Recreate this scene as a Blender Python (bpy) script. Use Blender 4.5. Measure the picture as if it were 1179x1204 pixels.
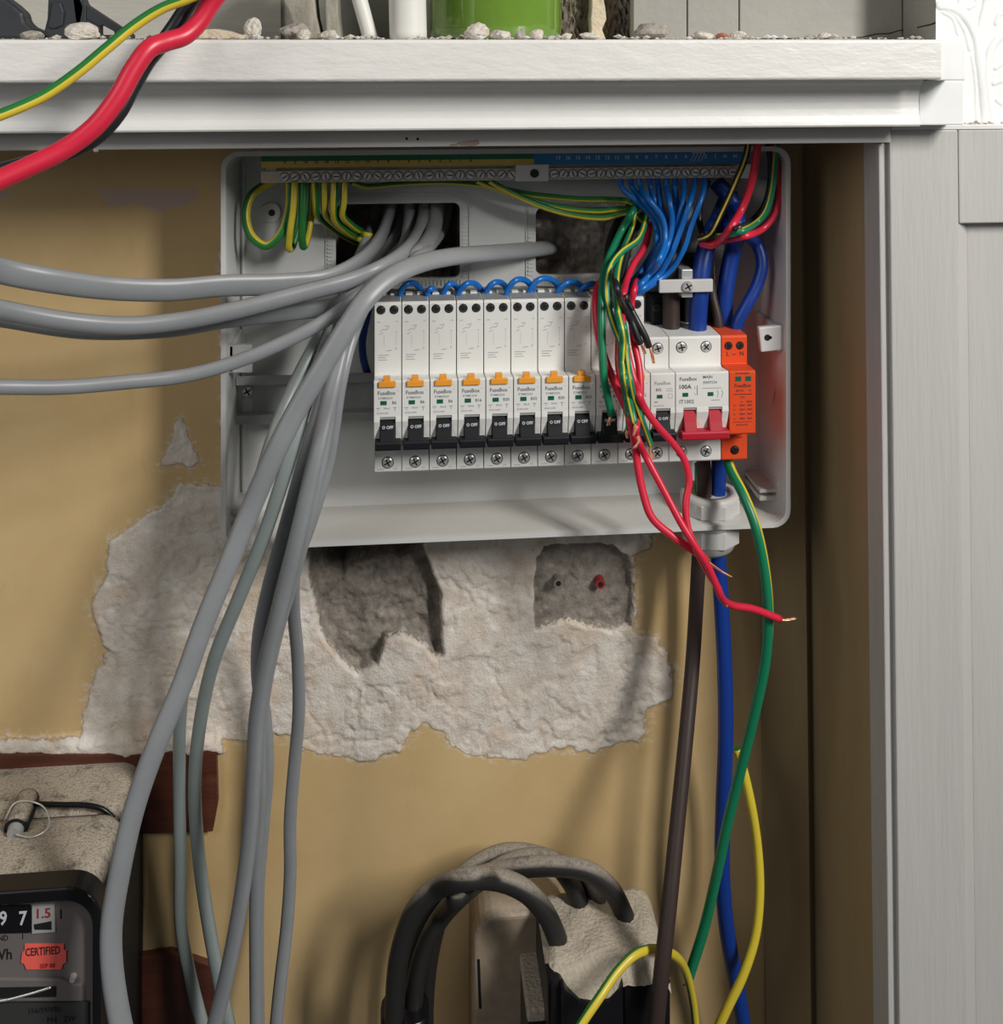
import bpy, bmesh, math, random
import numpy as np
from mathutils import Vector, Matrix

for o in list(bpy.data.objects): bpy.data.objects.remove(o)
SC = bpy.context.scene
COL = SC.collection

# ------------------------------------------------------------------ camera
F = 1300.0; YAW = math.radians(5.3); CAMY = -800.0; HOR = 45.0; ZC = 1500.0
cam = bpy.data.cameras.new('camera'); camo = bpy.data.objects.new('camera', cam); COL.objects.link(camo)
cam.sensor_fit = 'HORIZONTAL'; cam.sensor_width = 36.0; cam.lens = 36.0*F/1179.0
cam.shift_y = -(602.0-HOR)/1179.0; cam.clip_start = 0.01
camo.location = (0, CAMY/1000, ZC/1000); camo.rotation_euler = (math.pi/2, 0, -YAW)
SC.camera = camo
# ------------------------------------------------------------------ world, daylight, exposure
wd = bpy.data.worlds.new('room_ambience'); SC.world = wd; wd.use_nodes = True
bg = wd.node_tree.nodes['Background']; bg.inputs[0].default_value = (0.93, 0.97, 1.0, 1); bg.inputs[1].default_value = 0.07
def area(name, loc, target, sx, sy, power, color):
    l = bpy.data.lights.new(name, 'AREA'); l.shape = 'RECTANGLE'; l.size = sx; l.size_y = sy; l.energy = power; l.color = color
    o = bpy.data.objects.new(name, l); COL.objects.link(o); o.location = loc
    o.rotation_euler = (Vector(target)-Vector(loc)).to_track_quat('-Z', 'Y').to_euler(); return o
area('window_daylight_right', (1.15, -1.40, 2.30), (0.0, 0.0, 1.35), 0.26, 0.70, 36.0, (1.0, 0.975, 0.94))
area('window_daylight_left', (-0.95, -1.10, 1.95), (-0.1, 0.0, 1.25), 0.5, 0.8, 5.0, (1.0, 0.975, 0.94))
SC.view_settings.view_transform = 'Standard'; SC.view_settings.look = 'None'
SC.view_settings.exposure = 0.0; SC.view_settings.gamma = 1.0; SC.view_settings.use_curve_mapping = False

# ------------------------------------------------------------------ helpers (millimetres; z measured from camera height)
CT, ST = math.cos(YAW), math.sin(YAW)
def P(px, py, Y):
    u = (px-589.5)/F; v = -(py-HOR)/F
    dx = CT*u+ST; dy = -ST*u+CT; s = (Y-CAMY)/dy
    return (dx*s, Y, v*s)
def X_(px, Y): return P(px, 45, Y)[0]
def Z_(py, px, Y): return P(px, py, Y)[2]

def tag(o, label=None, cat=None, group=None, kind=None):
    if label: o['label'] = label
    if cat: o['category'] = cat
    if group: o['group'] = group
    if kind: o['kind'] = kind
    return o
def thing(name, label, cat, org, group=None, kind=None):
    o = bpy.data.objects.new(name, None); COL.objects.link(o); o.empty_display_size = 0.02
    o.location = (org[0]/1000, org[1]/1000, (org[2]+ZC)/1000); o['org'] = [float(v) for v in org]
    return tag(o, label, cat, group, kind)

_tc = {}
def text_geo(s, size):
    k = (s, size)
    if k in _tc: return _tc[k]
    cu = bpy.data.curves.new('t', 'FONT'); cu.body = s; cu.size = size; cu.align_x = 'CENTER'; cu.align_y = 'CENTER'; cu.resolution_u = 2; cu.offset = .022*size
    ob = bpy.data.objects.new('t', cu); COL.objects.link(ob)
    me = bpy.data.meshes.new_from_object(ob)
    r = ([(v.co.x, v.co.y) for v in me.vertices], [tuple(p.vertices) for p in me.polygons])
    bpy.data.objects.remove(ob); bpy.data.meshes.remove(me); bpy.data.curves.remove(cu)
    _tc[k] = r; return r

class MB:
    def __init__(s): s.v = []; s.f = []; s.m = []; s.sm = []
    def add(s, vs, fs, m=0, smooth=False):
        b = len(s.v); s.v.extend([tuple(p) for p in vs])
        for f in fs: s.f.append(tuple(b+i for i in f)); s.m.append(m); s.sm.append(smooth)
        return s
    def box(s, x0, x1, y0, y1, z0, z1, m=0):
        v = [(x0,y0,z0),(x1,y0,z0),(x1,y1,z0),(x0,y1,z0),(x0,y0,z1),(x1,y0,z1),(x1,y1,z1),(x0,y1,z1)]
        return s.add(v, [(0,3,2,1),(4,5,6,7),(0,1,5,4),(1,2,6,5),(2,3,7,6),(3,0,4,7)], m)
    def prism_y(s, poly, yf, yb, m=0):      # poly [(x,z)] counter-clockwise seen from the front
        n = len(poly); v = [(x,yf,z) for x,z in poly]+[(x,yb,z) for x,z in poly]
        fs = [tuple(range(n)), tuple(range(2*n-1, n-1, -1))]+[(i, i+n, (i+1)%n+n, (i+1)%n) for i in range(n)]
        return s.add(v, fs, m)
    def prism_x(s, poly, x0, x1, m=0):      # poly [(y,z)]
        n = len(poly); v = [(x0,y,z) for y,z in poly]+[(x1,y,z) for y,z in poly]
        fs = [tuple(range(n)), tuple(range(2*n-1, n-1, -1))]+[(i, i+n, (i+1)%n+n, (i+1)%n) for i in range(n)]
        return s.add(v, fs, m)
    def cyl(s, c, axis, r, h, n=16, m=0, r2=None, smooth=True):
        a = Vector(axis).normalized(); u = a.orthogonal().normalized(); w = a.cross(u); c = Vector(c); r2 = r if r2 is None else r2
        v = [c+(u*math.cos(2*math.pi*i/n)+w*math.sin(2*math.pi*i/n))*r for i in range(n)]
        v += [c+a*h+(u*math.cos(2*math.pi*i/n)+w*math.sin(2*math.pi*i/n))*r2 for i in range(n)]
        s.add(v, [(i,(i+1)%n,(i+1)%n+n,i+n) for i in range(n)], m, smooth)
        s.add(v[:n], [tuple(range(n-1,-1,-1))], m); s.add(v[n:], [tuple(range(n))], m); return s
    def lathe(s, c, prof, n=32, m=0):       # prof [(r,z)] around vertical axis
        v = []
        for r, z in prof: v += [(c[0]+r*math.cos(2*math.pi*i/n), c[1]+r*math.sin(2*math.pi*i/n), c[2]+z) for i in range(n)]
        return s.add(v, [(k*n+i, k*n+(i+1)%n, (k+1)*n+(i+1)%n, (k+1)*n+i) for k in range(len(prof)-1) for i in range(n)], m, True)
    def strip(s, pts, w, y, m=0):           # thin printed line through (x,z) points
        for (xa,za),(xb,zb) in zip(pts, pts[1:]):
            d = math.hypot(xb-xa, zb-za) or 1; nx, nz = -(zb-za)/d*w/2, (xb-xa)/d*w/2
            s.add([(xa-nx,y,za-nz),(xb-nx,y,zb-nz),(xb+nx,y,zb+nz),(xa+nx,y,za+nz)], [(0,1,2,3)], m)
        return s
    def text(s, t, x, y, z, size, m=0, sx=1.0):
        v, f = text_geo(t, size); return s.add([(x+a*sx, y, z+b) for a, b in v], f, m)
    def tube(s, pts, a, b=None, n=12, seg=8, m=0, twist0=0.0, twist=0.0, stripe=None, taper=None, sq=2.0, raw=False):
        b = a if b is None else b
        C = [Vector(p) for p in pts] if raw else catmull(pts, seg)
        ts = []
        for i in range(len(C)):
            t = C[min(i+1, len(C)-1)]-C[max(i-1, 0)]; ts.append(t.normalized())
        ref = Vector((0,1,0)); N = ref.cross(ts[0])
        if N.length < 0.05: N = Vector((1,0,0)).cross(ts[0])
        N.normalize(); L = 0.0; base = len(s.v); V = []
        for i, c in enumerate(C):
            if i: N = (N-ts[i]*N.dot(ts[i])).normalized(); L += (C[i]-C[i-1]).length
            B = ts[i].cross(N); an = twist0+twist*L
            N2 = N*math.cos(an)+B*math.sin(an); B2 = ts[i].cross(N2)
            k = 1.0 if taper is None else taper(i/(len(C)-1))
            for j in range(n):
                q = 2*math.pi*j/n; cc, ss = math.cos(q), math.sin(q)
                e = 2.0/sq
                V.append(c+N2*(a*k*math.copysign(abs(cc)**e, cc))+B2*(b*k*math.copysign(abs(ss)**e, ss)))
        s.v.extend([tuple(p) for p in V])
        for i in range(len(C)-1):
            for j in range(n):
                s.f.append((base+i*n+j, base+i*n+(j+1)%n, base+(i+1)*n+(j+1)%n, base+(i+1)*n+j))
                s.m.append(stripe(j/n) if stripe else m); s.sm.append(True)
        e = base+(len(C)-1)*n
        s.f.append(tuple(base+j for j in range(n-1,-1,-1))); s.m.append(m); s.sm.append(False)
        s.f.append(tuple(e+j for j in range(n))); s.m.append(m); s.sm.append(False)
        return s
    def build(s, name, mats, parent=None, org=None, bevel=0, bseg=2, lean=None, wn=False):
        if not isinstance(mats, (list, tuple)): mats = [mats]
        if lean: s.v = [lean(p) for p in s.v]
        if org is None:
            if parent is not None:
                p = parent; org = [0,0,0]
                while p is not None:
                    if 'org' in p: org = list(p['org']); break
                    p = p.parent
            else:
                xs = [p[0] for p in s.v]; ys = [p[1] for p in s.v]; zs = [p[2] for p in s.v]
                org = [(min(xs)+max(xs))/2, (min(ys)+max(ys))/2, min(zs)]
        me = bpy.data.meshes.new(name)
        me.from_pydata([((x-org[0])/1000, (y-org[1])/1000, (z-org[2])/1000) for x,y,z in s.v], [], s.f)
        for m in mats: me.materials.append(m)
        me.polygons.foreach_set('material_index', s.m); me.polygons.foreach_set('use_smooth', s.sm)
        bm = bmesh.new(); bm.from_mesh(me); bmesh.ops.recalc_face_normals(bm, faces=bm.faces)
        if bevel:
            ed = [e for e in bm.edges if len(e.link_faces)==2 and e.calc_face_angle(0)>0.5]
            bmesh.ops.bevel(bm, geom=ed, offset=bevel/1000, segments=bseg, affect='EDGES', profile=0.5, clamp_overlap=True)
        bm.to_mesh(me); bm.free()
        o = bpy.data.objects.new(name, me); COL.objects.link(o)
        if parent is None: o.location = (org[0]/1000, org[1]/1000, (org[2]+ZC)/1000); o['org'] = [float(v) for v in org]
        else: o.parent = parent
        return o

def catmull(pts, seg=8):
    p = [Vector(q) for q in pts]
    if len(p) < 3: 
        return [p[0].lerp(p[1], i/seg) for i in range(seg+1)]
    p = [p[0]*2-p[1]]+p+[p[-1]*2-p[-2]]; out = []
    for i in range(1, len(p)-2):
        p0,p1,p2,p3 = p[i-1],p[i],p[i+1],p[i+2]
        t1 = max((p1-p0).length,1e-3)**.5; t2 = max((p2-p1).length,1e-3)**.5; t3 = max((p3-p2).length,1e-3)**.5
        m1 = (p1-p0)/t1-(p2-p0)/(t1+t2)+(p2-p1)/t2; m2 = (p2-p1)/t2-(p3-p1)/(t2+t3)+(p3-p2)/t3
        m1 *= t2; m2 *= t2
        for k in range(seg):
            t = k/seg; t_2 = t*t; t_3 = t_2*t
            out.append(p1*(2*t_3-3*t_2+1)+m1*(t_3-2*t_2+t)+p2*(-2*t_3+3*t_2)+m2*(t_3-t_2))
    out.append(p[-2]); return out
def copy_tree(o, parent=None):
    c = o.copy(); COL.objects.link(c); c.parent = parent
    for ch in list(o.children): copy_tree(ch, c)
    return c
def inst(src, parent, loc_mm):               # one more part sharing src's mesh, at an offset inside its thing
    c = src.copy(); COL.objects.link(c); c.parent = parent; c.location = [v/1000 for v in loc_mm]; return c

# ------------------------------------------------------------------ materials
def srgb(r, g, b):
    f = lambda c: (c/255/12.92) if c/255 <= .04045 else ((c/255+.055)/1.055)**2.4
    return (f(r), f(g), f(b), 1)
class NT:
    def __init__(s, name):
        s.mat = bpy.data.materials.new(name); s.mat.use_nodes = True; s.t = s.mat.node_tree; s.b = s.t.nodes['Principled BSDF']
        s.pos = s.t.nodes.new('ShaderNodeNewGeometry')
    def n(s, typ, **kw):
        x = s.t.nodes.new(typ)
        for k, v in kw.items(): setattr(x, k, v)
        return x
    def l(s, a, b): s.t.links.new(a, b)
    def noise(s, scale, detail=4, rough=.55, stretch=None):
        n = s.n('ShaderNodeTexNoise'); n.inputs['Scale'].default_value = scale; n.inputs['Detail'].default_value = detail; n.inputs['Roughness'].default_value = rough
        if stretch:
            mp = s.n('ShaderNodeMapping'); mp.inputs['Scale'].default_value = stretch; s.l(s.pos.outputs['Position'], mp.inputs['Vector']); s.l(mp.outputs[0], n.inputs['Vector'])
        else: s.l(s.pos.outputs['Position'], n.inputs['Vector'])
        return n.outputs['Fac']
    def ramp(s, fac, stops):
        r = s.n('ShaderNodeValToRGB'); e = r.color_ramp.elements
        while len(e) < len(stops): e.new(0.5)
        for i, (p, c) in enumerate(stops): e[i].position = p; e[i].color = c
        s.l(fac, r.inputs[0]); return r.outputs[0]
    def mix(s, fac, a, b):
        m = s.n('ShaderNodeMix', data_type='RGBA')
        if isinstance(fac, (int, float)): m.inputs[0].default_value = fac
        else: s.l(fac, m.inputs[0])
        for i, v in ((6, a), (7, b)):
            if isinstance(v, tuple): m.inputs[i].default_value = v
            else: s.l(v, m.inputs[i])
        return m.outputs[2]
    def math(s, op, a, b=None, clamp=False):
        m = s.n('ShaderNodeMath', operation=op); m.use_clamp = clamp
        for i, v in enumerate((a, b)):
            if v is None: continue
            if isinstance(v, (int, float)): m.inputs[i].default_value = v
            else: s.l(v, m.inputs[i])
        return m.outputs[0]
    def mapr(s, v, a, b, c=0.0, d=1.0):
        m = s.n('ShaderNodeMapRange'); m.inputs[1].default_value = a; m.inputs[2].default_value = b; m.inputs[3].default_value = c; m.inputs[4].default_value = d
        s.l(v, m.inputs[0]); return m.outputs[0]
    def bump(s, h, dist, strength=1.0):
        b = s.n('ShaderNodeBump'); b.inputs['Distance'].default_value = dist; b.inputs['Strength'].default_value = strength
        s.l(h, b.inputs['Height']); s.l(b.outputs[0], s.b.inputs['Normal'])
    def col(s, c):
        if isinstance(c, tuple): s.b.inputs['Base Color'].default_value = c
        else: s.l(c, s.b.inputs['Base Color'])
def sc(c, k): return (c[0]*k, c[1]*k, c[2]*k, 1)
DUST = srgb(196, 184, 166)
def mat(name, c, rough=.5, metal=0.0, var=None, bump=None, coat=0.0, dust=0.0, spec=.5, dustlo=.1):
    k = NT(name); k.b.inputs['Roughness'].default_value = rough; k.b.inputs['Metallic'].default_value = metal
    k.b.inputs['Coat Weight'].default_value = coat; k.b.inputs['Specular IOR Level'].default_value = spec
    col = c
    if var:
        f = k.noise(var[0], 5, .6, var[2] if len(var) > 2 else None)
        col = k.ramp(f, [(.3, sc(c, 1-var[1])), (.7, sc(c, 1+var[1]))])
    if dust:
        sx = k.n('ShaderNodeSeparateXYZ'); k.l(k.pos.outputs['Normal'], sx.inputs[0])
        up = k.mapr(sx.outputs[2], dustlo, .75)
        f = k.math('MULTIPLY', up, k.mapr(k.noise(700, 7, .8), .30, .50), True)
        f = k.math('MULTIPLY', f, k.mapr(k.noise(75, 5, .7), .30, .46, .35, 1), True)
        f = k.math('MULTIPLY', f, dust, True)
        col = k.mix(f, col, DUST)
        k.l(k.mapr(f, 0, 1, rough, .95), k.b.inputs['Roughness'])
    k.col(col)
    if bump: k.bump(k.noise(bump[0], 5, .6, bump[2] if len(bump) > 2 else None), bump[1])
    return k.mat

m_white  = mat('white_gloss_paint', srgb(232,230,225), .38, var=(14,.03), bump=(130,.0009,(.35,1,1)))
m_mould  = mat('white_moulding_paint', srgb(232,231,227), .42, var=(12,.03), bump=(70,.0006,(.5,1,1)))
m_trimgrey = mat('old_white_trim_paint', srgb(196,194,190), .45, var=(18,.05), bump=(90,.0004,(.3,1,1)))
m_post   = mat('aged_white_wood_paint', srgb(192,190,186), .42, var=(9,.04,(3,3,.4)), bump=(120,.0007,(2.2,1,.16)))
m_jamb   = mat('buff_jamb_paint', srgb(168,148,112), .5, var=(10,.10,(2,2,.5)), bump=(90,.0005,(2,1,.3)))
m_paper  = mat('white_relief_wallpaper', srgb(242,243,241), .5, var=(40,.02))
m_upper  = mat('grey_weathered_paint', srgb(172,169,160), .6, var=(30,.10,(.35,1,2.2)), bump=(70,.002,(.3,1,2)))
m_upanel = mat('grey_primer_board', srgb(152,149,141), .6, var=(14,.06), bump=(120,.0006))
m_rubble = mat('dark_rubble', srgb(112,103,90), .9, var=(90,.4), bump=(80,.006))
m_sliver = mat('broken_plaster', srgb(205,190,165), .9, var=(80,.12), bump=(140,.003))
m_stone  = mat('mouldy_grey_timber', srgb(150,145,132), .85, var=(60,.28,(2,2,.6)), bump=(110,.002))
m_chunk  = mat('plaster_rubble_light', srgb(214,206,194), .95, var=(420,.16), bump=(500,.0012))
m_chunkd = mat('plaster_rubble_grey', srgb(168,160,150), .95, var=(350,.22), bump=(400,.0014))
m_brick  = mat('brick_crumb', srgb(176,108,84), .95, var=(300,.15), bump=(400,.001))
m_pvcw   = mat('white_pipe', srgb(222,221,214), .4, var=(20,.02))
m_box    = mat('enclosure_grey_white_plastic', srgb(203,204,202), .42, var=(30,.015), dust=.35, dustlo=.5)
m_rail   = mat('galvanised_rail', srgb(178,179,178), .38, .3, var=(60,.08))
m_steel  = mat('bright_screw_steel', srgb(222,222,220), .28, .55)
m_dark   = mat('dark_screw', srgb(58,58,60), .35, .7)
m_scr    = mat('recessed_screw_steel', srgb(96,97,100), .3, .9)
m_black  = mat('black_void', srgb(14,14,15), .8)  # flat black painting the dark of holes, cracks and screw recesses; also lettering
m_dev    = mat('breaker_white_plastic', srgb(226,226,221), .38)
m_devg   = mat('breaker_grey_top', srgb(150,151,148), .5)
m_print  = mat('grey_print', srgb(104,108,114), .6)
m_printd = mat('dark_print', srgb(46,46,50), .6)
m_printl = mat('faint_print', srgb(150,153,156), .6)
m_diag   = mat('diagram_print', srgb(158,160,162), .6)
m_orange = mat('orange_test_button', srgb(238,160,52), .4)
m_green  = mat('green_flag', srgb(20,92,74), .4)
m_toggle = mat('black_toggle', srgb(21,23,27), .5, spec=.3)
m_offw   = mat('white_print', srgb(205,208,212), .6)
m_red_t  = mat('red_toggle', srgb(178,30,48), .45, spec=.35)
m_spd    = mat('orange_red_plastic', srgb(224,78,36), .48, spec=.35)
m_brass  = mat('nickel_bar', srgb(206,190,172), .35, .35, var=(120,.12))
m_copper = mat('copper', srgb(246,184,146), .28, .4)
m_strG   = mat('label_green', srgb(24,110,74), .5)
m_strY   = mat('label_yellow', srgb(214,182,84), .5)
m_strB   = mat('label_blue', srgb(46,122,178), .5)
m_clip   = mat('bar_support_plastic', srgb(214,211,206), .45)
m_grey   = mat('grey_cable_sheath', srgb(140,143,146), .36, var=(60,.05,(1,1,1)), dust=.12)
m_grey2  = mat('grey_cable_sheath_green_tint', srgb(136,146,144), .36, var=(60,.05), dust=.12)
m_blue   = mat('blue_insulation', srgb(18,104,186), .35)
m_navy   = mat('dark_blue_insulation', srgb(14,54,136), .4)
m_brown  = mat('brown_insulation', srgb(58,46,42), .5, spec=.35)
m_blk    = mat('black_insulation', srgb(34,35,38), .38)
m_red    = mat('red_insulation', srgb(214,40,66), .36)
m_gw     = mat('green_insulation', srgb(18,122,84), .36)
m_gd     = mat('dark_green_insulation', srgb(40,118,52), .36)
m_yw     = mat('yellow_insulation', srgb(214,192,58), .36)
m_gland  = mat('gland_plastic', srgb(198,198,194), .45, dust=.3)
m_dblack = mat('dusty_black_rubber', srgb(36,35,34), .5, dust=.55, dustlo=.42)
m_bake   = mat('dusty_black_bakelite', srgb(26,26,28), .45, dust=1.0, dustlo=.35, spec=.3, bump=(600,.002))
m_bakep  = mat('black_bakelite_frame', srgb(20,20,23), .3, spec=.35)
m_mface  = mat('meter_face_grey', srgb(112,106,104), .5, var=(30,.05))
m_mdark  = mat('meter_dark_plate', srgb(58,58,58), .45)
m_stick  = mat('coral_sticker', srgb(250,104,92), .6)
m_wood   = mat('dark_varnished_wood', srgb(88,48,34), .45, var=(60,.25,(.3,1,2)), bump=(80,.001,(.3,1,2)))
m_cut    = mat('dusty_cutout_case', srgb(150,134,114), .7, var=(120,.15), dust=.8)
m_dustb  = mat('dust_layer', srgb(190,178,160), .98, var=(350,.12), bump=(380,.002))
m_fabblk = mat('black_tool_plastic', srgb(44,47,52), .5, var=(80,.06))
m_jar    = mat('green_glass', srgb(106,140,52), .06, coat=.8, var=(26,.12))
m_plugg  = mat('grey_wall_plug', srgb(126,122,118), .5)
m_plugr  = mat('red_wall_plug', srgb(150,42,42), .5)
m_chip   = mat('bare_wood_chip', srgb(160,138,128), .8)
m_flake  = mat('pale_blob', srgb(238,238,238), .5)

# ------------------------------------------------------------------ back wall with knocked-out plaster
def poly_px(pts, Y=0.0): return [(P(x,y,Y)[0], P(x,y,Y)[2]) for x,y in pts]
def sdist(poly, X, Z):                       # signed distance, positive inside
    d = np.full(X.shape, 1e9); ins = np.zeros(X.shape, bool); n = len(poly)
    for i in range(n):
        ax, az = poly[i]; bx, bz = poly[(i+1)%n]; ex, ez = bx-ax, bz-az
        t = np.clip(((X-ax)*ex+(Z-az)*ez)/(ex*ex+ez*ez+1e-9), 0, 1)
        d = np.minimum(d, (X-ax-t*ex)**2+(Z-az-t*ez)**2)
        c = ((az > Z) != (bz > Z)) & (X < (bx-ax)*(Z-az)/((bz-az) if abs(bz-az) > 1e-9 else 1e-9)+ax)
        ins ^= c
    d = np.sqrt(d); return np.where(ins, d, -d)
def vnoise(X, Z, cell, seed):
    r = np.random.RandomState(seed); T = r.rand(256,256)
    x = X/cell+500; z = Z/cell+500; xi = np.floor(x).astype(int); zi = np.floor(z).astype(int); fx = x-xi; fz = z-zi
    fx = fx*fx*(3-2*fx); fz = fz*fz*(3-2*fz); g = lambda a, b: T[a%256, b%256]
    return (g(xi,zi)*(1-fx)+g(xi+1,zi)*fx)*(1-fz)+(g(xi,zi+1)*(1-fx)+g(xi+1,zi+1)*fx)*fz
def fbm(X, Z, cell, seed, o=4):
    s = np.zeros(X.shape); a = 1.0; t = 0
    for i in range(o): s += a*vnoise(X, Z, cell/2**i, seed+i); t += a; a *= .55
    return s/t-.5
def sstep(d, a, b): t = np.clip((d-a)/(b-a), 0, 1); return t*t*(3-2*t)

xs = np.concatenate([np.arange(-700,-330,30.0), np.arange(-330,298,1.35), [299.0]])
zs = np.concatenate([[-25.0], np.arange(-50,-745,-1.35), np.arange(-750,-1100,-40.0)])
GX, GZ = np.meshgrid(xs, zs)
PL2 = poly_px([(212,488),(224,515),(240,545),(222,552),(205,548),(186,550),(198,520)])
PL = poly_px([(186,592),(205,572),(222,566),(262,574),(262,300),(900,300),(760,640),(738,650),(746,690),(744,738),(772,748),(790,780),(797,800),(790,822),(764,834),(763,862),(735,872),(700,884),(650,880),(600,894),(565,890),(530,872),(497,850),(470,886),(420,890),(370,880),(335,864),(262,872),(190,868),(100,870),(98,850),(110,800),(128,765),(118,745),(106,712),(128,672),(130,642),(152,624),(172,602)])
H1 = poly_px([(388,200),(545,200),(545,330),(520,500),(498,640),(508,672),(517,700),(520,770),(512,772),(500,756),(475,747),(452,752),(442,780),(420,794),(398,776),(376,738),(366,692),(360,640),(370,500)])
H1d = poly_px([(392,205),(542,205),(542,330),(515,500),(492,640),(488,660),(470,668),(445,664),(420,676),(402,698),(392,690),(376,672),(370,640),(380,500)])
H2 = poly_px([(640,640),(720,640),(738,655),(745,690),(741,735),(720,741),(690,736),(668,727),(645,735),(629,742),(629,680),(632,657)])
A2 = poly_px([(610,225),(760,225),(760,335),(610,335)])
FL = poly_px([(108,222),(232,222),(230,236),(205,243),(185,252),(160,240),(130,244),(122,230)])
FL2 = poly_px([(-30,224),(15,226),(12,231),(-30,233)])
SH = poly_px([(120,868),(262,862),(262,882),(190,888),(0,884),(-60,882),(-60,868)])
nz = fbm(GX, GZ, 22, 1)*11+fbm(GX, GZ, 7, 9)*8
dpl = np.maximum(sdist(PL, GX, GZ), sdist(PL2, GX, GZ)-2.5)+nz
dh1 = sdist(H1, GX, GZ)+fbm(GX,GZ,16,3)*5; dh1d = sdist(H1d, GX, GZ)+fbm(GX,GZ,14,4)*14-2; dh2 = sdist(H2, GX, GZ)+fbm(GX,GZ,9,5)*4
dfl = np.maximum(sdist(FL, GX, GZ), sdist(FL2, GX, GZ))+fbm(GX,GZ,8,21)*4
da2 = sdist(A2, GX, GZ)+fbm(GX,GZ,14,61)*6
dsh = sdist(SH, GX, GZ)+fbm(GX,GZ,12,25)*8
plm = sstep(dpl, -.6, .9)
ridge = np.abs(fbm(GX, GZ, 45, 41, 5))
ter = fbm(GX,GZ,70,71,5)+fbm(GX,GZ,9,72)*.10; ter2 = fbm(GX,GZ,38,81,5)+fbm(GX,GZ,6,82)*.12
disp = plm*(fbm(GX,GZ,30,11)*2.4+fbm(GX,GZ,7,12)*.9-sstep(ridge, .03, .0)*1.0+.2+sstep(ter,.02,.035)*.9+sstep(ter2,.11,.125)*.6-sstep(-ter2,.12,.14)*.6)
disp += .25*sstep(-dpl, 0, 2)+fbm(GX,GZ,120,50)*2.0
disp += sstep(dpl, -2, 2)*sstep(-dpl+6, 0, 3)*.5
disp -= sstep(dh1, -1.5, 2.5)*(13+fbm(GX,GZ,20,13)*10+fbm(GX,GZ,6,17)*4)
disp -= sstep(dh1d, -2, 5)*(52+fbm(GX,GZ,22,14)*26)
disp -= sstep(dh2, -1, 1.2)*(7.5+fbm(GX,GZ,14,15)*4+fbm(GX,GZ,4,16)*1.4)
disp -= sstep(da2, -2, 6)*(18+fbm(GX,GZ,16,62)*12+fbm(GX,GZ,5,63)*5)
disp += sstep(dsh, -2, 3)*(5+fbm(GX,GZ,10,27)*5)
ny, nx = GX.shape
V = np.stack([GX, -disp, GZ+ZC], -1).reshape(-1, 3)/1000
idx = np.arange(ny*nx).reshape(ny, nx)
Q = np.stack([idx[:-1,:-1], idx[1:,:-1], idx[1:,1:], idx[:-1,1:]], -1).reshape(-1, 4)
me = bpy.data.meshes.new('wall_back'); me.from_pydata(V.tolist(), [], Q.tolist())
me.polygons.foreach_set('use_smooth', np.ones(len(Q), bool))
at = me.color_attributes.new('mask', 'FLOAT_COLOR', 'POINT')
hole = np.maximum(np.maximum(np.maximum(dh1, dh2), dh1d), da2)
cl = lambda d: np.clip(d/16+.5, 0, 1)
at.data.foreach_set('color', np.stack([cl(np.maximum(dpl, dsh)), cl(hole), cl(dfl), cl(dh1d)], -1).reshape(-1).astype(np.float32))
k = NT('painted_plaster_wall'); ca = k.n('ShaderNodeAttribute', attribute_name='mask'); sp = k.n('ShaderNodeSeparateColor'); k.l(ca.outputs['Color'], sp.inputs[0])
fine = k.math('MULTIPLY', k.math('SUBTRACT', k.noise(330, 7, .75), .5), .42)
edge = lambda ch, w=.03: k.mapr(k.math('ADD', sp.outputs[ch], fine), .5-w, .5+w)
paint = k.ramp(k.noise(9, 5, .6), [(.3, srgb(198,168,118)), (.7, srgb(214,186,138))])
paint = k.mix(k.mapr(k.noise(60, 5, .65, (1,1,.35)), .60, .78, 0, .25), paint, srgb(150,118,72))
plaster = k.ramp(k.noise(55, 7, .68), [(.28, srgb(196,181,165)), (.5, srgb(226,216,203)), (.72, srgb(242,237,230))])
plaster = k.mix(k.mapr(k.noise(24, 3, .5), .52, .68, 0, .55), plaster, srgb(216,190,164))
plaster = k.mix(k.mapr(k.noise(38, 6, .6), .54, .64, 0, .7), plaster, srgb(238,232,224))
plaster = k.mix(k.mapr(k.noise(90, 7, .7, (1,1,.6)), .62, .72, 0, .6), plaster, srgb(150,134,120))
rub = k.ramp(k.noise(130, 7, .7), [(.3, srgb(112,104,96)), (.55, srgb(150,142,132)), (.75, srgb(186,178,166))])
smear = k.math('MULTIPLY', k.mapr(sp.outputs[0], .02, .46), k.mapr(k.noise(130, 7, .72, (1,1,1.6)), .50, .62), True)
paint = k.mix(k.math('MULTIPLY', smear, .75), paint, srgb(226,216,200))
c = k.mix(edge(2), paint, srgb(196,172,160)); c = k.mix(edge(0, .05), c, plaster); c = k.mix(edge(1), c, rub)
k.col(c); k.b.inputs['Roughness'].default_value = .5
k.l(k.mapr(edge(0), 0, 1, .38, .95), k.b.inputs['Roughness'])
k.bump(k.math('MULTIPLY', k.noise(500, 6, .7), k.math('ADD', edge(0), .12)), .0009)
me.materials.append(k.mat)
wall = bpy.data.objects.new('wall_back', me); COL.objects.link(wall)
tag(wall, 'mustard painted back wall with broken plaster patch and knocked-out holes', 'wall', kind='structure')
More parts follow.
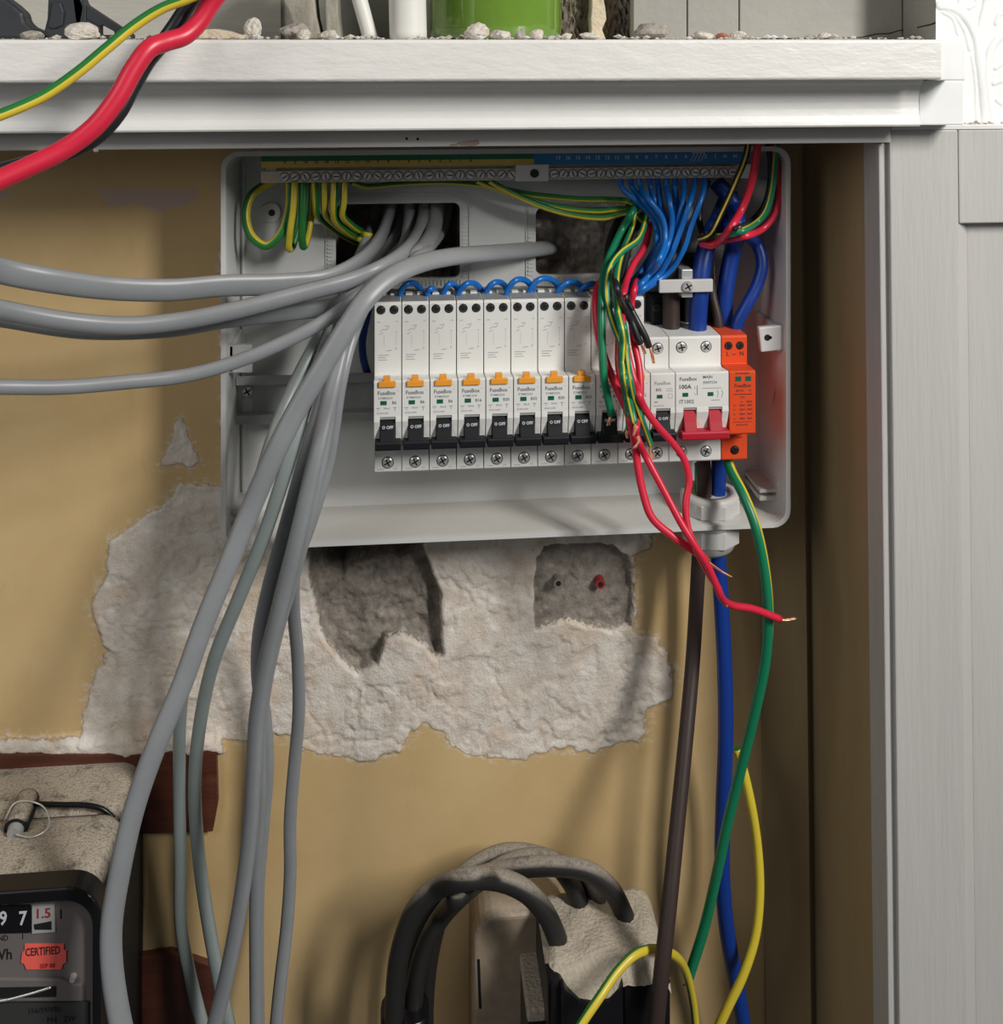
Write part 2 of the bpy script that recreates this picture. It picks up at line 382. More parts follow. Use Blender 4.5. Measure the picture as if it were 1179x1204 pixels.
# wall plugs left in the square hole
for px, py, m, lab in ((655,681,m_plugg,'grey plastic wall plug in the square plaster recess'), (704,682,m_plugr,'red plastic wall plug in the square plaster recess')):
    x, _, z = P(px, py, 4); b = MB(); n = 14
    for r0, r1, y0, y1 in ((3.6,3.6,-1.5,7),):
        b.cyl((x,7,z), (0,-1,0), 3.5, 9.5, 14, 0)
        b.cyl((x,-2.55,z), (0,-1,0), 2.0, .1, 12, 1)
    tag(b.build('wall_plug', [m, m_black]), lab, 'wall plug')
# timber battens
def batten(pts, yf, lab):
    b = MB(); b.prism_y(poly_px(pts, yf)[::-1], yf, 1.5)
    tag(b.build('timber_batten', m_wood, bevel=.5), lab, 'batten')
batten([(-80,886),(150,888),(254,880),(256,945),(250,978),(160,981),(-80,975)], -6, 'dark varnished wooden batten on the wall above the black meter')
batten([(150,1128),(200,1120),(245,1135),(262,1150),(262,1300),(150,1300)], -6, 'dark wooden batten low on the wall right of the black meter')

# ------------------------------------------------------------------ niche right side, post and panelled door
lean = lambda p: (p[0]+.0118*(-68-p[2]), p[1], p[2])
b = MB(); b.box(304, 330, -119, 14, -1100, -60)
tag(b.build('wall_right', m_jamb, lean=lean), 'buff painted inner right side of the meter niche', 'wall', kind='structure')
b = MB(); b.box(263, 297.5, -3.2, 8, -1100, -60)
tag(b.build('trim_1', m_jamb, bevel=.6, lean=lean), 'narrow vertical buff painted board in the right back corner', 'trim', kind='structure')
b = MB(); b.box(299, 304.5, 9, 30, -1100, -60); tag(b.build('gap_backing', m_jamb, lean=lean), 'added buff strip closing the right corner gap so it stays dark', 'trim', kind='structure')  # added strip behind the corner gap, there only to keep the gap dark
d = thing('door_1', 'white painted panelled cupboard front beside the niche', 'door', (360,-125,-1100), kind='structure')
xr = X_(1127,-125)
b = MB(); b.box(303, 309, -123.5, -100, -1100, -66.5); b.build('edge_strip', m_post, d, bevel=.8, lean=lean)
b = MB(); b.box(308.5, xr-1.5, -127, -105, -1100, -58); b.build('stile', m_post, d, bevel=.9, lean=lean)
zr = Z_(262,1150,-125)
b = MB(); b.box(xr-1, 560, -126.6, -105, zr, -58); b.build('rail', m_post, d, bevel=.9, lean=lean)
b = MB(); b.add([(xr-1.4,-126,-1100),(xr+8.5,-118,-1100),(xr+8.5,-118,zr+.2),(xr-1.4,-126,zr+.2)], [(0,1,2,3)]); b.build('bead', m_post, d, lean=lean)
b = MB(); b.box(xr+8.4, 560, -118, -105, -1100, zr+1); b.build('panel', m_post, d, bevel=.5, lean=lean)

# ------------------------------------------------------------------ shelf, apron, lower trim
XL = -720
xe = X_(1107,-175)
b = MB(); b.prism_x([(-174,-.8),(-175,-2.2),(-175,-23),(-174,-24.4),(70,-24.4),(70,-.8)], XL, xe)
sh = b.build('shelf', m_white, bevel=.5); tag(sh, 'thick white painted shelf board above the fuse board', 'shelf')
xa = X_(1080,-150)
b = MB(); b.prism_x([(-157,-24.4),(-155.2,-26.6),(-153,-28.8),(-151.2,-31.5),(-150.2,-35),(-150,-39),(-150.3,-43),(-151,-47),(-152,-50.5),(-152.4,-52.6),(-151.6,-53.8),(-130,-54),(-120,-54),(-120,-24.4)], XL, xa)
ap = b.build('trim_3', m_mould, bevel=.3); tag(ap, 'white painted cove moulding running under the shelf', 'trim', kind='structure')
xt = 307.6
b = MB(); b.box(XL, xt, -131, -106, -65.6, -53.8)
lt = b.build('trim_4', m_trimgrey, bevel=.6); tag(lt, 'greyish white batten under the cove moulding at niche head', 'trim', kind='structure')
# bare chips and black discs painting the dark of nail holes on the lower batten
def chip(pts, m, nm):
    b = MB(); q = poly_px(pts, -131.1); b.add([(x,-131.12,z) for x,z in q], [tuple(range(len(q)))]); b.build(nm, m, lt)
chip([(536,168),(545,166),(562,164),(564,169),(558,172),(540,171)], m_chip, 'paint_chip')
chip([(530,169),(539,169.5),(537,171.5),(528,171.5)], m_chip, 'paint_chip')
for px, py in ((478,163),(491,163.5)):
    x,_,z = P(px,py,-131.1); b = MB(); b.cyl((x,-131,z),(0,-1,0),.9,.15,8); b.build('nail_hole_disc', m_black, lt)
for px, py in ((55,176),(112,176)):
    x,_,z = P(px,py,-131.1); b = MB(); b.cyl((x,-130,z),(0,-1,0),1.8,1.6,10,r2=1.0); b.build('paint_drip', m_trimgrey, lt)
# return blocks at the shelf end, ledge on the cupboard top
b = MB(); b.box(xe+.4, X_(1135,-168), -168, 70, -25.2, -2.0); tag(b.build('trim_5', m_paper, bevel=.8), 'white papered return block at the right end of the shelf', 'trim', kind='structure')
b = MB(); b.box(xa+2.2, X_(1133,-146), -146, 60, -53.6, -26.0); tag(b.build('trim_6', m_paper, bevel=.8), 'white papered return block below the shelf end', 'trim', kind='structure')
b = MB(); b.box(xt+2, 600, -127.4, 60, -58, -55); tag(b.build('trim_7', m_mould, bevel=.4), 'white ledge on top of the panelled cupboard front', 'trim', kind='structure')

# relief wallpaper wall above the cupboard
YW = -112.0
x0, x1 = X_(1100,YW), 600; gx = np.concatenate([np.arange(x0, x0+70, .5), np.arange(x0+70, x1, 6)]); gz = np.arange(-56, 90, .5)
WX, WZ = np.meshgrid(gx, gz); hgt = np.zeros(WX.shape)
def ridge_line(pts, w, h):
    global hgt
    q = [(p[0], p[2]) for p in catmull([(*poly_px([a], YW)[0][:1], 0, poly_px([a], YW)[0][1]) for a in pts], 6)]
    d = np.full(WX.shape, 1e9)
    for (ax,az),(bx,bz) in zip(q, q[1:]):
        ex, ez = bx-ax, bz-az; t = np.clip(((WX-ax)*ex+(WZ-az)*ez)/(ex*ex+ez*ez+1e-9), 0, 1)
        d = np.minimum(d, np.hypot(WX-ax-t*ex, WZ-az-t*ez))
    hgt = np.maximum(hgt, h*np.sqrt(np.clip(1-(d/w)**2, 0, 1)))
for pts, w, h in (([(1105,6),(1122,10),(1138,24),(1148,44),(1152,75),(1156,110),(1160,160)], 3.2, 2.2), ([(1240,10),(1195,30),(1168,52),(1159,80),(1161,110),(1168,150)], 2.6, 2.2),
    ([(1152,-30),(1158,0),(1154,20),(1149,44)], 1.8, 1.6), ([(1108,14),(1120,22),(1126,40)], 1.2, 1.0), ([(1112,12),(1122,18),(1134,36),(1140,58)], 1.4, 1.1), ([(1126,-20),(1128,2),(1124,9)], 1.3, 1.2),
    ([(1168,98),(1182,94),(1200,99)], 1.6, 1.3), ([(1170,80),(1185,72),(1205,76)], 1.5, 1.2), ([(1170,28),(1174,18),(1182,14)], 1.3, 1.1), ([(1142,66),(1146,90),(1148,140)], 1.0, .9),
    ([(1139,10),(1146,4),(1150,-12)], 1.2, 1.0), ([(1172,118),(1186,126),(1205,122)], 1.5, 1.2)):
    ridge_line(pts, w, h)
hgt += fbm(WX, WZ, 3, 77)*.5
V = np.stack([WX, YW-hgt*.6, WZ+ZC], -1).reshape(-1,3)/1000; ny, nx = WX.shape; idx = np.arange(ny*nx).reshape(ny,nx)
Q = np.stack([idx[:-1,:-1], idx[:-1,1:], idx[1:,1:], idx[1:,:-1]], -1).reshape(-1,4)
me = bpy.data.meshes.new('wall_right_upper'); me.from_pydata(V.tolist(), [], Q.tolist()); me.polygons.foreach_set('use_smooth', np.ones(len(Q), bool)); me.materials.append(m_paper)
o = bpy.data.objects.new('wall_right_upper', me); COL.objects.link(o); tag(o, 'bright white wall with embossed leaf pattern wallpaper', 'wall', kind='structure')
b = MB(); b.box(x0+.8, x0+4, YW+1.5, 70, -26, 140); tag(b.build('trim_8', m_upanel), 'grey boarded reveal behind the embossed white wall corner', 'trim', kind='structure')

# wall behind the shelf
YU = 62.0
b = MB(); b.box(XL, X_(330,YU), YU, YU+10, -25, 140); b.box(X_(330,YU), X_(655,YU), YU+4, YU+10, -25, 140)
tag(b.build('wall_upper', m_upper), 'weathered grey painted wall behind the shelf', 'wall', kind='structure')
YQ = -40.0; b = MB(); gy_ = np.random.RandomState(5)
nxr, nzr = 40, 44; xa0, xb0 = X_(652,YQ), X_(752,YQ); vs = []; fs = []
for j in range(nzr):
    for i in range(nxr): vs.append((xa0+(xb0-xa0)*i/(nxr-1), YQ+gy_.uniform(-2.2,2.2), -5+ (145*j/(nzr-1))))
for j in range(nzr-1):
    for i in range(nxr-1): q = j*nxr+i; fs.append((q,q+1,q+nxr+1,q+nxr))
b.add(vs, fs, 0); tag(b.build('wall_rubble', m_rubble), 'dark exposed rubble masonry in the wall behind the shelf', 'wall', kind='structure')
b = MB(); xo = X_(695,YQ-12); vs = []; random.seed(3)
zz = [-1+7*i for i in range(20)]; L = [(xo+random.uniform(-1.6,1.6), z) for z in zz]; R = [(xo+9.5+random.uniform(-2.2,2.2), z) for z in zz]
b.prism_y(R+L[::-1], YQ-12, YQ+4); tag(b.build('plaster_edge', m_sliver, bevel=.8), 'jagged broken plaster edge standing in the rubble gap behind shelf', 'plaster')
YP = -64.0; xs_ = [X_(p,YP) for p in (744,808,869)]+[x0+.5]
pan = thing('wall_panel', 'grey board panelling behind the right end of the shelf', 'panelling', (xs_[0],YU,-1), kind='structure')
for i in range(3):
    b = MB(); b.box(xs_[i]+.4, xs_[i+1]-.4, YP, YP+12, -.8, 140); b.build('board', m_upanel, pan, bevel=.6)
def Yrev(px): # depth of the reveal face at an image column
    lo, hi = YW+1.5, YP
    for _ in range(40):
        m_ = (lo+hi)/2
        if X_(px, m_) < x0+.6: lo = m_
        else: hi = m_
    return lo
b = MB(); pr = [(1078,31.5,33.2),(1085,30,31.5),(1094,28,29.8),(1103,25.5,28)]
for (pa,a0,a1),(pb,b0,b1) in zip(pr, pr[1:]):
    ya, yb = Yrev(pa), Yrev(pb); b.add([(x0+.65,ya,Z_(a0,pa,ya)),(x0+.65,yb,Z_(b0,pb,yb)),(x0+.65,yb,Z_(b1,pb,yb)),(x0+.65,ya,Z_(a1,pa,ya))], [(0,1,2,3)])
b.build('crack', m_black, pan)
b = MB(); b.strip([(X_(a_,YP), Z_(c_,a_,YP)) for a_, c_ in ((862,46),(960,45),(1012,44),(1030,40),(1045,39.5),(1056,36),(1078,32.4))], .7, YP-.1); b.build('crack', m_black, pan)
# ==================================================================== ENCLOSURE
EX0, EX1, EZ0, EZ1 = -115.2, 267.4, -335.5, -75.6; YR, YB = -60.0, -5.0
def rrect(x0, x1, z0, z1, r, n=6):
    out = []
    for cx, cz, a0 in ((x1-r,z1-r,0),(x0+r,z1-r,90),(x0+r,z0+r,180),(x1-r,z0+r,270)):
        for i in range(n+1): a = math.radians(a0+90*i/n); out.append((cx+r*math.cos(a), cz+r*math.sin(a)))
    return out
enc = thing('consumer_unit_enclosure', 'open pale grey plastic fuse board enclosure fixed to the wall', 'enclosure', ((EX0+EX1)/2, YB, EZ0))
AP = [(-44.5,43.5,-171,-117.5,5), (98,166,-170.5,-122,5)]
b = MB(); loops = []
for ins, r, y in ((0,11,YB),(0,11,YR+2),(-1.2,12,YR+1.2),(-1.2,12,YR),(2.0,9.5,YR),(2.4,9,YR+3),(4.2,8,-10.0)):
    loops.append([(x,y,z) for x,z in rrect(EX0+ins,EX1-ins,EZ0+ins,EZ1-ins,r)])
n = len(loops[0]); vs = [p for l in loops for p in l]
b.add(vs, [(k_*n+i, k_*n+(i+1)%n, (k_+1)*n+(i+1)%n, (k_+1)*n+i) for k_ in range(len(loops)-1) for i in range(n)], 0, False)
# back plate with two apertures
bm = bmesh.new(); outer = [(x,z) for x,_,z in loops[-1]]
def ring(pts, y):
    vv = [bm.verts.new((x,y,z)) for x,z in pts]; return [bm.edges.new((vv[i], vv[(i+1)%len(vv)])) for i in range(len(vv))]
ed = ring(outer, -10.0)
for x0_,x1_,z0_,z1_,r in AP: ed += ring(rrect(x0_,x1_,z0_,z1_,r), -10.0)
bmesh.ops.triangle_fill(bm, use_beauty=True, edges=ed)
bm.verts.index_update(); b.add([tuple(v.co) for v in bm.verts], [tuple(v.index for v in f.verts) for f in bm.faces]); bm.free()
for x0_,x1_,z0_,z1_,r in AP:
    l1 = rrect(x0_,x1_,z0_,z1_,r); n1 = len(l1); b.add([(x,-10,z) for x,z in l1]+[(x,-6,z) for x,z in l1], [(i,(i+1)%n1,(i+1)%n1+n1,i+n1) for i in range(n1)])
shell = b.build('shell', m_box, enc)
# knock-out teeth round both apertures (fine moulded serration)
for x0_,x1_,z0_,z1_,r in AP:
    b = MB(); 
    x = x0_-1
    while x < x1_+1:
        for z in (z0_-5.6, z1_+1.6): b.box(x, x+1.3, -10.7, -9.9, z, z+4)
        x += 2.7
    z = z0_
    while z < z1_:
        for x in (x0_-5.6, x1_+1.6): b.box(x, x+4, -10.7, -9.9, z, z+1.3)
        z += 2.7
    fo = rrect(x0_-7.2,x1_+7.2,z0_-7.2,z1_+7.2,6); fi = rrect(x0_-6.4,x1_+6.4,z0_-6.4,z1_+6.4,5.4); n1 = len(fo)
    b.add([(x,-10.8,z) for x,z in fo]+[(x,-10.8,z) for x,z in fi]+[(x,-9.9,z) for x,z in fo], [(i,(i+1)%n1,(i+1)%n1+n1,i+n1) for i in range(n1)]+[(i,(i+1)%n1,(i+1)%n1+2*n1,i+2*n1) for i in range(n1)])
    tag(b.build('knockout_teeth', m_box, enc), kind='stuff')
# fixing tabs, hooks, ribs, washer
tx = X_(297,-50)
b = MB(); b.prism_y(poly_px([(266,405),(297,404),(297,437),(266,437)],-50)[::-1], -53, -49); b.box(EX0+3, EX0+6, -53, -10, *[poly_px([(266,437)],-50)[0][1], poly_px([(266,405)],-50)[0][1]])
b.build('fixing_tab', m_box, enc, bevel=.7)
b = MB(); q = poly_px([(890,384),(919,381),(920,410),(893,413)],-53); b.prism_y(q[::-1], -56, -51); b.box(EX1-7, EX1-3, -55, -10, q[3][1], q[0][1])
tb = b.build('fixing_tab', m_box, enc, bevel=.9)
x,_,z = P(902,397,-56); b = MB(); b.cyl((x,-55.9,z),(0,-1,0),2.3,.15,12); b.cyl((x+2.2,-55.9,z),(0,-1,0),1.2,.15,10); b.build('tab_hole_disc', m_black, tb)  # flat black discs paint the dark inside of the tab's hole
b = MB(); q = poly_px([(918,415),(920,415),(906,480),(904,480)],-40); b.prism_y(q[::-1], -41, -39); b.build('rib', m_box, enc)
for pts, yy in (((266,603,292,606),-45), ((266,615,290,618),-45), ((893,576,919,579),-45), ((893,584,919,588),-45)):
    x0_,z1_ = poly_px([(pts[0],pts[1])],yy)[0]; x1_,z0_ = poly_px([(pts[2],pts[3])],yy)[0]
    b = MB(); b.box(x0_, x1_, yy, -10, z0_, z1_); b.build('hook_rib', m_box, enc, bevel=.5)
x0_,z1_ = poly_px([(914,566)],-47)[0]; x1_,z0_ = poly_px([(917,598)],-47)[0]; b = MB(); b.box(x0_,x1_,-47,-12,z0_,z1_); b.build('hook_rib', m_box, enc, bevel=.4)
for px in (284,): 
    b = MB(); xx = X_(px,-14); b.box(xx, xx+2, -12.5, -9.8, EZ0+12, EZ1-12); b.build('rib', m_box, enc, bevel=.5)
x,_,z = P(318,250,-12); b = MB(); b.cyl((x,-9.9,z),(0,-1,0),7.5,2.6,24,0,6.8); ws = b.build('fixing_washer', m_clip, enc)
b = MB(); b.cyl((x+1,-12.4,z),(0,-1,0),2.4,.4,14); b.build('washer_screw', m_dark, ws)
# ------------------------------------------------------------------ DIN rail
zr1, zr0 = -231.5, -264.5
rail = thing('mounting_rail', 'galvanised top-hat mounting rail behind the breakers', 'rail', (60,-12,zr0))
b = MB(); b.prism_x([(-29,zr1),(-30.2,zr1),(-30.2,zr1-6.2),(-22,zr1-6.2),(-22,zr0+6.2),(-30.2,zr0+6.2),(-30.2,zr0),(-29,zr0),(-29,zr0+5),(-20.8,zr0+5),(-20.8,zr1-5),(-29,zr1-5)], -111, 240)
b.build('rail_body', m_rail, rail, bevel=.25, bseg=1)
x,_,z = P(291,478,-22); b = MB(); b.prism_y(rrect(x-3.6,x+3.6,z-5,z+6,3.5), -22.3, -21.9); b.build('slot', m_box, rail)
def screw_head(b, x, y, z, r, h=1.2, m=0, ms=1, cross=True, ang=.5):
    b.cyl((x,y,z),(0,-1,0),r,h*.55,18,m); b.cyl((x,y-h*.55,z),(0,-1,0),r,h*.45,18,m,r*.8)
    for a in ((ang, ang+math.pi/2) if cross else (ang,)):
        c, s_ = math.cos(a)*r*.72, math.sin(a)*r*.72; n_, e = -math.sin(a)*r*.13, math.cos(a)*r*.13; yy = y-h-.06
        b.add([(x-c-n_,yy,z-s_-e),(x+c-n_,yy,z+s_-e),(x+c+n_,yy,z+s_+e),(x-c+n_,yy,z-s_+e)], [(0,1,2,3)], ms)
x,_,z = P(291,460,-23); b = MB(); screw_head(b, x, -22.2, z, 3.9, 2.2); b.build('rail_screw', [m_steel, m_black], rail)
# ------------------------------------------------------------------ terminal bars
def terminal_bar(px0, px1, label, two, name):
    x0_, x1_ = X_(px0,-45), X_(px1,-45)
    t = thing('terminal_bar', label, 'terminal bar', ((x0_+x1_)/2, -10, -97)); return t, x0_, x1_
zT, zM, zB = Z_(183,307,-45), Z_(190,307,-45), Z_(197.5,307,-45)
eb, ex0, ex1 = terminal_bar(307, 627, 'earth terminal bar with green and yellow numbered strip', True, '')
xc = X_(627.5,-45); XR = X_(879,-45)
b = MB(); b.box(ex0, xc, -45, -43, zM, zT, 0); b.box(ex0, xc, -45, -43, zB, zM, 1); ls = b.build('number_strip', [m_strG, m_strY], eb)
b = MB(); sxs = [X_(334.5+12.15*i,-47) for i in range(23)]
for i, s_ in enumerate(['E','E','16','15','14','13','12','11','10','9','8','7','6','5','4','3','2','1','E']): b.text(s_, X_(335+12.15*i,-45), -45.1, zM-.6, 3.1)
b.build('numerals', m_printd, ls)
b = MB(); b.box(ex0, X_(608,-46), -46.5, -38, -97.2, -89.2); b.build('brass_bar', m_brass, eb, bevel=.4)
b = MB(); screw_head(b, 0, 0, 0, 2.9, 1.6, cross=False, ang=.6); b.cyl((0,-.02,0),(0,-1,0),3.3,.25,16,1)
ts0 = b.build('terminal_screw', [m_steel, m_dark], eb, org=(0,0,0)); eo = eb['org']
ts0.location = ((sxs[0]-eo[0])/1000, (-46.5-eo[1])/1000, (-93.2-eo[2])/1000)
for i, x in enumerate(sxs[1:]):
    s_ = inst(ts0, eb, (x-eo[0], -46.5-eo[1], -93.2-eo[2])); s_.rotation_euler = (0, (i*1.7)%3.1, 0)
b = MB(); b.box(X_(606,-46), X_(645,-46), -48, -10, -98, -86.5); cp = b.build('support_block', m_clip, eb, bevel=.7)
b = MB(); b.cyl((xc,-48,-92.5),(0,-1,0),3.0,.5,16); b.build('support_screw', m_dark, cp)
b = MB(); b.box(ex0+3, ex0+10, -42, -10, -92, -84); b.box(ex0,ex0+4,-42,-10,-97,-89); b.build('support_leg', m_clip, eb, bevel=.5)
nb, nx0, nx1 = terminal_bar(628, 879, 'neutral terminal bar with blue numbered strip', True, '')
b = MB(); b.box(xc, XR, -45, -43, zB, zT+.3); ls = b.build('number_strip', m_strB, nb)
b = MB(); nums = ['17','16','15','14','13','12','11','10','9','8','7','6','5','4','','2','1','N','N']
nsx = [X_(651.5+11.05*i,-47) for i in range(20)]
for i, s_ in enumerate(nums):
    if s_: b.text(s_, X_(656+11.55*i,-45), -45.1, (zT+zB)/2+.5, 3.6)
for i in range(4): xx = X_(814+4*i,-45); b.strip([(xx-1.4,zB+1.4),(xx+1.4,zT-1.2)], .45, -45.1); b.strip([(xx-.6,zT-.9),(xx+1.8,zT-.9)], .5, -45.1)
b.build('numerals', m_offw, ls)
b = MB(); b.box(X_(644,-46), X_(868,-46), -46.5, -38, -97.2, -89.2); b.build('brass_bar', m_brass, nb, bevel=.4)
no = nb['org']
for i, x in enumerate(nsx):
    s_ = inst(ts0, nb, (x-no[0], -46.5-no[1], -93.2-no[2])); s_.rotation_euler = (0, (i*2.3+.4)%3.1, 0)
b = MB(); b.box(X_(868,-46), X_(884,-46), -47.5, -10, -98, -88); b.build('support_block', m_clip, nb, bevel=.6)

# ------------------------------------------------------------------ breakers
PITCH = 18.12; RX0 = -16.2; W = 17.85
ZT, ZTS, ZN1, ZN0, ZBT = -174.8, -202.0, -219.8, -265.0, -287.0; YS, YN = -66.0, -84.0
def dev_profile(zt):   # side outline (y,z)
    return [(-22,ZBT+2),(-22,zt-3),(-24,zt),(YS+1,zt),(YS,zt-1.2),(YS,ZN1-1.6),(YS-2,ZN1-2.6),(YN+1.0,ZN1-1.0),(YN,ZN1-1.8),(YN,-244.2),(YN+8,-245),(YN+7,-266),(YS-5,-267.5),(YS,-271.5),(YS,ZBT+1),(YS+1,ZBT),(-26,ZBT)]
def dev_body(w, zt, slots):
    b = MB(); b.prism_x(dev_profile(zt), .15, w-.15, 0)
    xs_ = [.15]+[v for s_ in slots for v in s_]+[w-.15]
    for i in range(0, len(xs_), 2):          # guard cheeks either side of each toggle
        if xs_[i+1]-xs_[i] > .3: b.prism_x([(YN+9,-243.5),(YN,-243.5),(YN-.4,-247),(YN+1.2,-252),(YN+2.6,-258),(YN+3.4,-264.2),(YN+9,-266.5)], xs_[i], xs_[i+1], 0)
    for s_ in slots: b.box(s_[0], s_[1], YN+.6, YN+9, -245.8, -244.0, 1)
    return b
def dev_text(b, w, rating):
    b.text('FuseBox', 8.2, YN-.06, -228.7, 3.5, 1, .96); b.strip([(15.2,-227.2),(15.8,-227.2)], .5, YN-.06, 0)
    b.text('RTMB'+rating, 7.6, YN-.06, -231.9, 2.05, 0)
    b.strip([(1.6,-238.3),(4.2,-238.3)], .5, YN-.06, 0); b.strip([(3.0,-239),(3.0,-240)], .4, YN-.06, 0)
    b.text('30mA', 8.4, YN-.06, -238.5, 1.7, 0); b.strip([(12.4,-238),(14.8,-238)], .4, YN-.06, 0); b.strip([(13.6,-238),(13.6,-240.3)], .4, YN-.06, 0)
    b.text('BS EN 61009', 5.8, YN-.06, -241.6, 1.35, 0)
def toggle(b, x0, x1, w, slots):
    for s_ in slots: b.prism_x([(YN+7,-245.8),(YN+2.5,-246.4),(YN+.3,-249),(YN-1.2,-253.5),(YN-3.2,-258.8),(YN-3.2,-260),(YN+7,-262)], s_[0]+.25, s_[1]-.25)
    b.prism_x([(YN+7,-258.6),(YN-3.4,-258.8),(YN-4.2,-260),(YN-4.2,-263.6),(YN-3.4,-264.6),(YN+7,-266)], x0, x1)
def base_screw(x, z, y=YS, r=3.6, ang=.5, dark=False):
    b = MB(); b.cyl((x,y+.02,z),(0,-1,0),r+.5,.12,20,1); screw_head(b, x, y-.05, z, r, 1.0, 0, 1, True, ang); return b
rc = thing('circuit_breaker', '', 'circuit breaker', (0,-22,ZBT)); SL = (3.9,14.0)
bb = dev_body(W, ZT, [SL])
bb.box(.4, W-.4, -64.5, -26, ZT-.3, ZT+.35, 1)
for xx in (2.6, 10.4): bb.box(xx, xx+4.6, -46, -40, ZT-.2, ZT+1.5, 0)
bb.build('body', [m_dev, m_devg], rc, bevel=.3, bseg=2)
b = MB(); b.box(3.2, 14.2, YN-1.4, YN+2, -224.6, -221.0); b.box(6.2, 10.8, YN-.2, YN+4, -221.2, ZN1+1.6); b.build('test_button', m_orange, rc, bevel=.35)
b = MB(); toggle(b, .9, W-.3, W, [SL]); tg = b.build('toggle', m_toggle, rc, bevel=.4)
b = MB(); b.text('O OFF', 9.0, YN-.75, -250.6, 2.5); b.v = [(x, y-(-250.6-z)*.32*0+(z+250.6)*.33, z) for x,y,z in b.v]; b.build('off_print', m_offw, tg)
b = MB(); b.box(4.3, 8.4, YN-.12, YN+.5, -236.3, -233.6); b.build('contact_flag', m_green, rc)
for xx, an in ((4.4,.4),(13.0,1.2)): base_screw(xx, -179.4, r=2.5, ang=an).build('upper_screw', [m_scr, m_black], rc)
base_screw(8.8, -280.2, r=3.5).build('lower_screw', [m_steel, m_dark], rc)
b = MB(); y = YS-.06
b.text('N IN', 3.0, y, -187.5, 1.1); b.text('L IN', 14.8, y, -187.2, 1.1)
b.strip([(4,-193.5),(6,-192),(8,-192.6),(9.5,-190.5)], .35, y); b.strip([(3.4,-195.5),(6,-194.5)], .35, y); b.strip([(7,-190.2),(10,-189.8)], .4, y); b.strip([(14,-194),(15,-194)], .5, y)
b.strip([(8,-206.5),(11.5,-206)], .45, y); b.strip([(13.5,-205.4),(14.6,-205.4),(14.4,-204.2)], .35, y); b.strip([(14.5,-195),(14.5,-203)], .15, y); b.strip([(6.5,-196),(6.5,-204)], .15, y)
for zz_, w_ in ((-209.3,7),(-210.8,5),(-212.4,6)): b.strip([(2.6,zz_),(2.6+w_,zz_)], .45, y)
b.strip([(2,-284.6),(6.5,-284.6)], .4, y); b.text('L N', 14, y, -284.4, 1.4)
b.strip([(1.5,-176.2),(4.5,-176.2)], .3, y)
b.build('circuit_diagram', m_diag, rc)
RAT = ['06','06','06','16','20','32','20','32','32','32']; ORD = ['leftmost','second','third','fourth','fifth','sixth','seventh','eighth','ninth','tenth']
EXTRA = ['tall white circuit breaker with orange button, leftmost in the row']+['tall white circuit breaker with orange button, %s from the left' % s_ for s_ in ORD[1:8]]+['tall white circuit breaker, ninth from left, half hidden by hanging wires','tall white circuit breaker, tenth from left, behind red and green wires']
rcs = [rc]+[copy_tree(rc) for _ in range(9)]
for i, r_ in enumerate(rcs):
    r_.location = ((RX0+PITCH*i)/1000, -.022, (ZBT+ZC)/1000); tag(r_, EXTRA[i], 'circuit breaker', 'circuit breakers in the fuse board')
    b = MB(); dev_text(b, W, RAT[i]+'30'); b.text('B'+str(int(RAT[i])), 13.2, YN-.06, -235.0, 2.7, 1); b.build('rating_print', [m_printl, m_print], r_, org=(0,-22,ZBT))
# slim breaker without test button
x0_ = RX0+PITCH*10
mc = thing('miniature_breaker', 'short white breaker without orange button beside the main switch', 'circuit breaker', (x0_,-22,ZBT)); mo = (0,-22,ZBT); wM = 16.6
dev_body(wM, ZTS, [(3.6,13.2)]).build('body', [m_dev, m_devg], mc, org=mo, bevel=.3)
b = MB(); toggle(b, .6, wM-.2, wM, [(3.6,13.2)]); tg = b.build('toggle', m_toggle, mc, org=mo, bevel=.4)
b = MB(); b.text('O OFF', 8.4, YN-.75, -250.6, 2.3); b.v = [(x, y+(z+250.6)*.33, z) for x,y,z in b.v]; b.build('off_print', m_offw, tg, org=mo)
b = MB(); b.box(4.2, 8.0, YN-.12, YN+.5, -237.4, -235.0); b.build('contact_flag', m_green, mc, org=mo)
base_screw(9.0, -209.5, r=3.4, ang=.3).build('upper_screw', [m_steel, m_dark], mc, org=mo); base_screw(8.6, -280.2, r=3.4, ang=.9).build('lower_screw', [m_steel, m_dark], mc, org=mo)
b = MB(); b.text('FuseBox', 8.0, YN-.06, -227.5, 3.2, 0); b.text('B32', 5.4, YN-.06, -231.8, 2.5, 1); b.strip([(10.5,-231.2),(14.8,-231.2)], .4, YN-.06); b.strip([(10.5,-232.6),(14.8,-232.6)], .4, YN-.06)
b.strip([(12,-234.5),(14.5,-234.5),(14.5,-237.5),(12,-237.5),(12,-234.5)], .25, YN-.06); b.strip([(2.5,-239.8),(4.8,-239.8)], .6, YN-.06, 1); b.strip([(2,-242.2),(9,-242.2)], .4, YN-.06); b.strip([(2,-284.6),(6,-284.6)], .4, YS-.06)
b.build('printing', [m_printl, m_print], mc, org=mo)
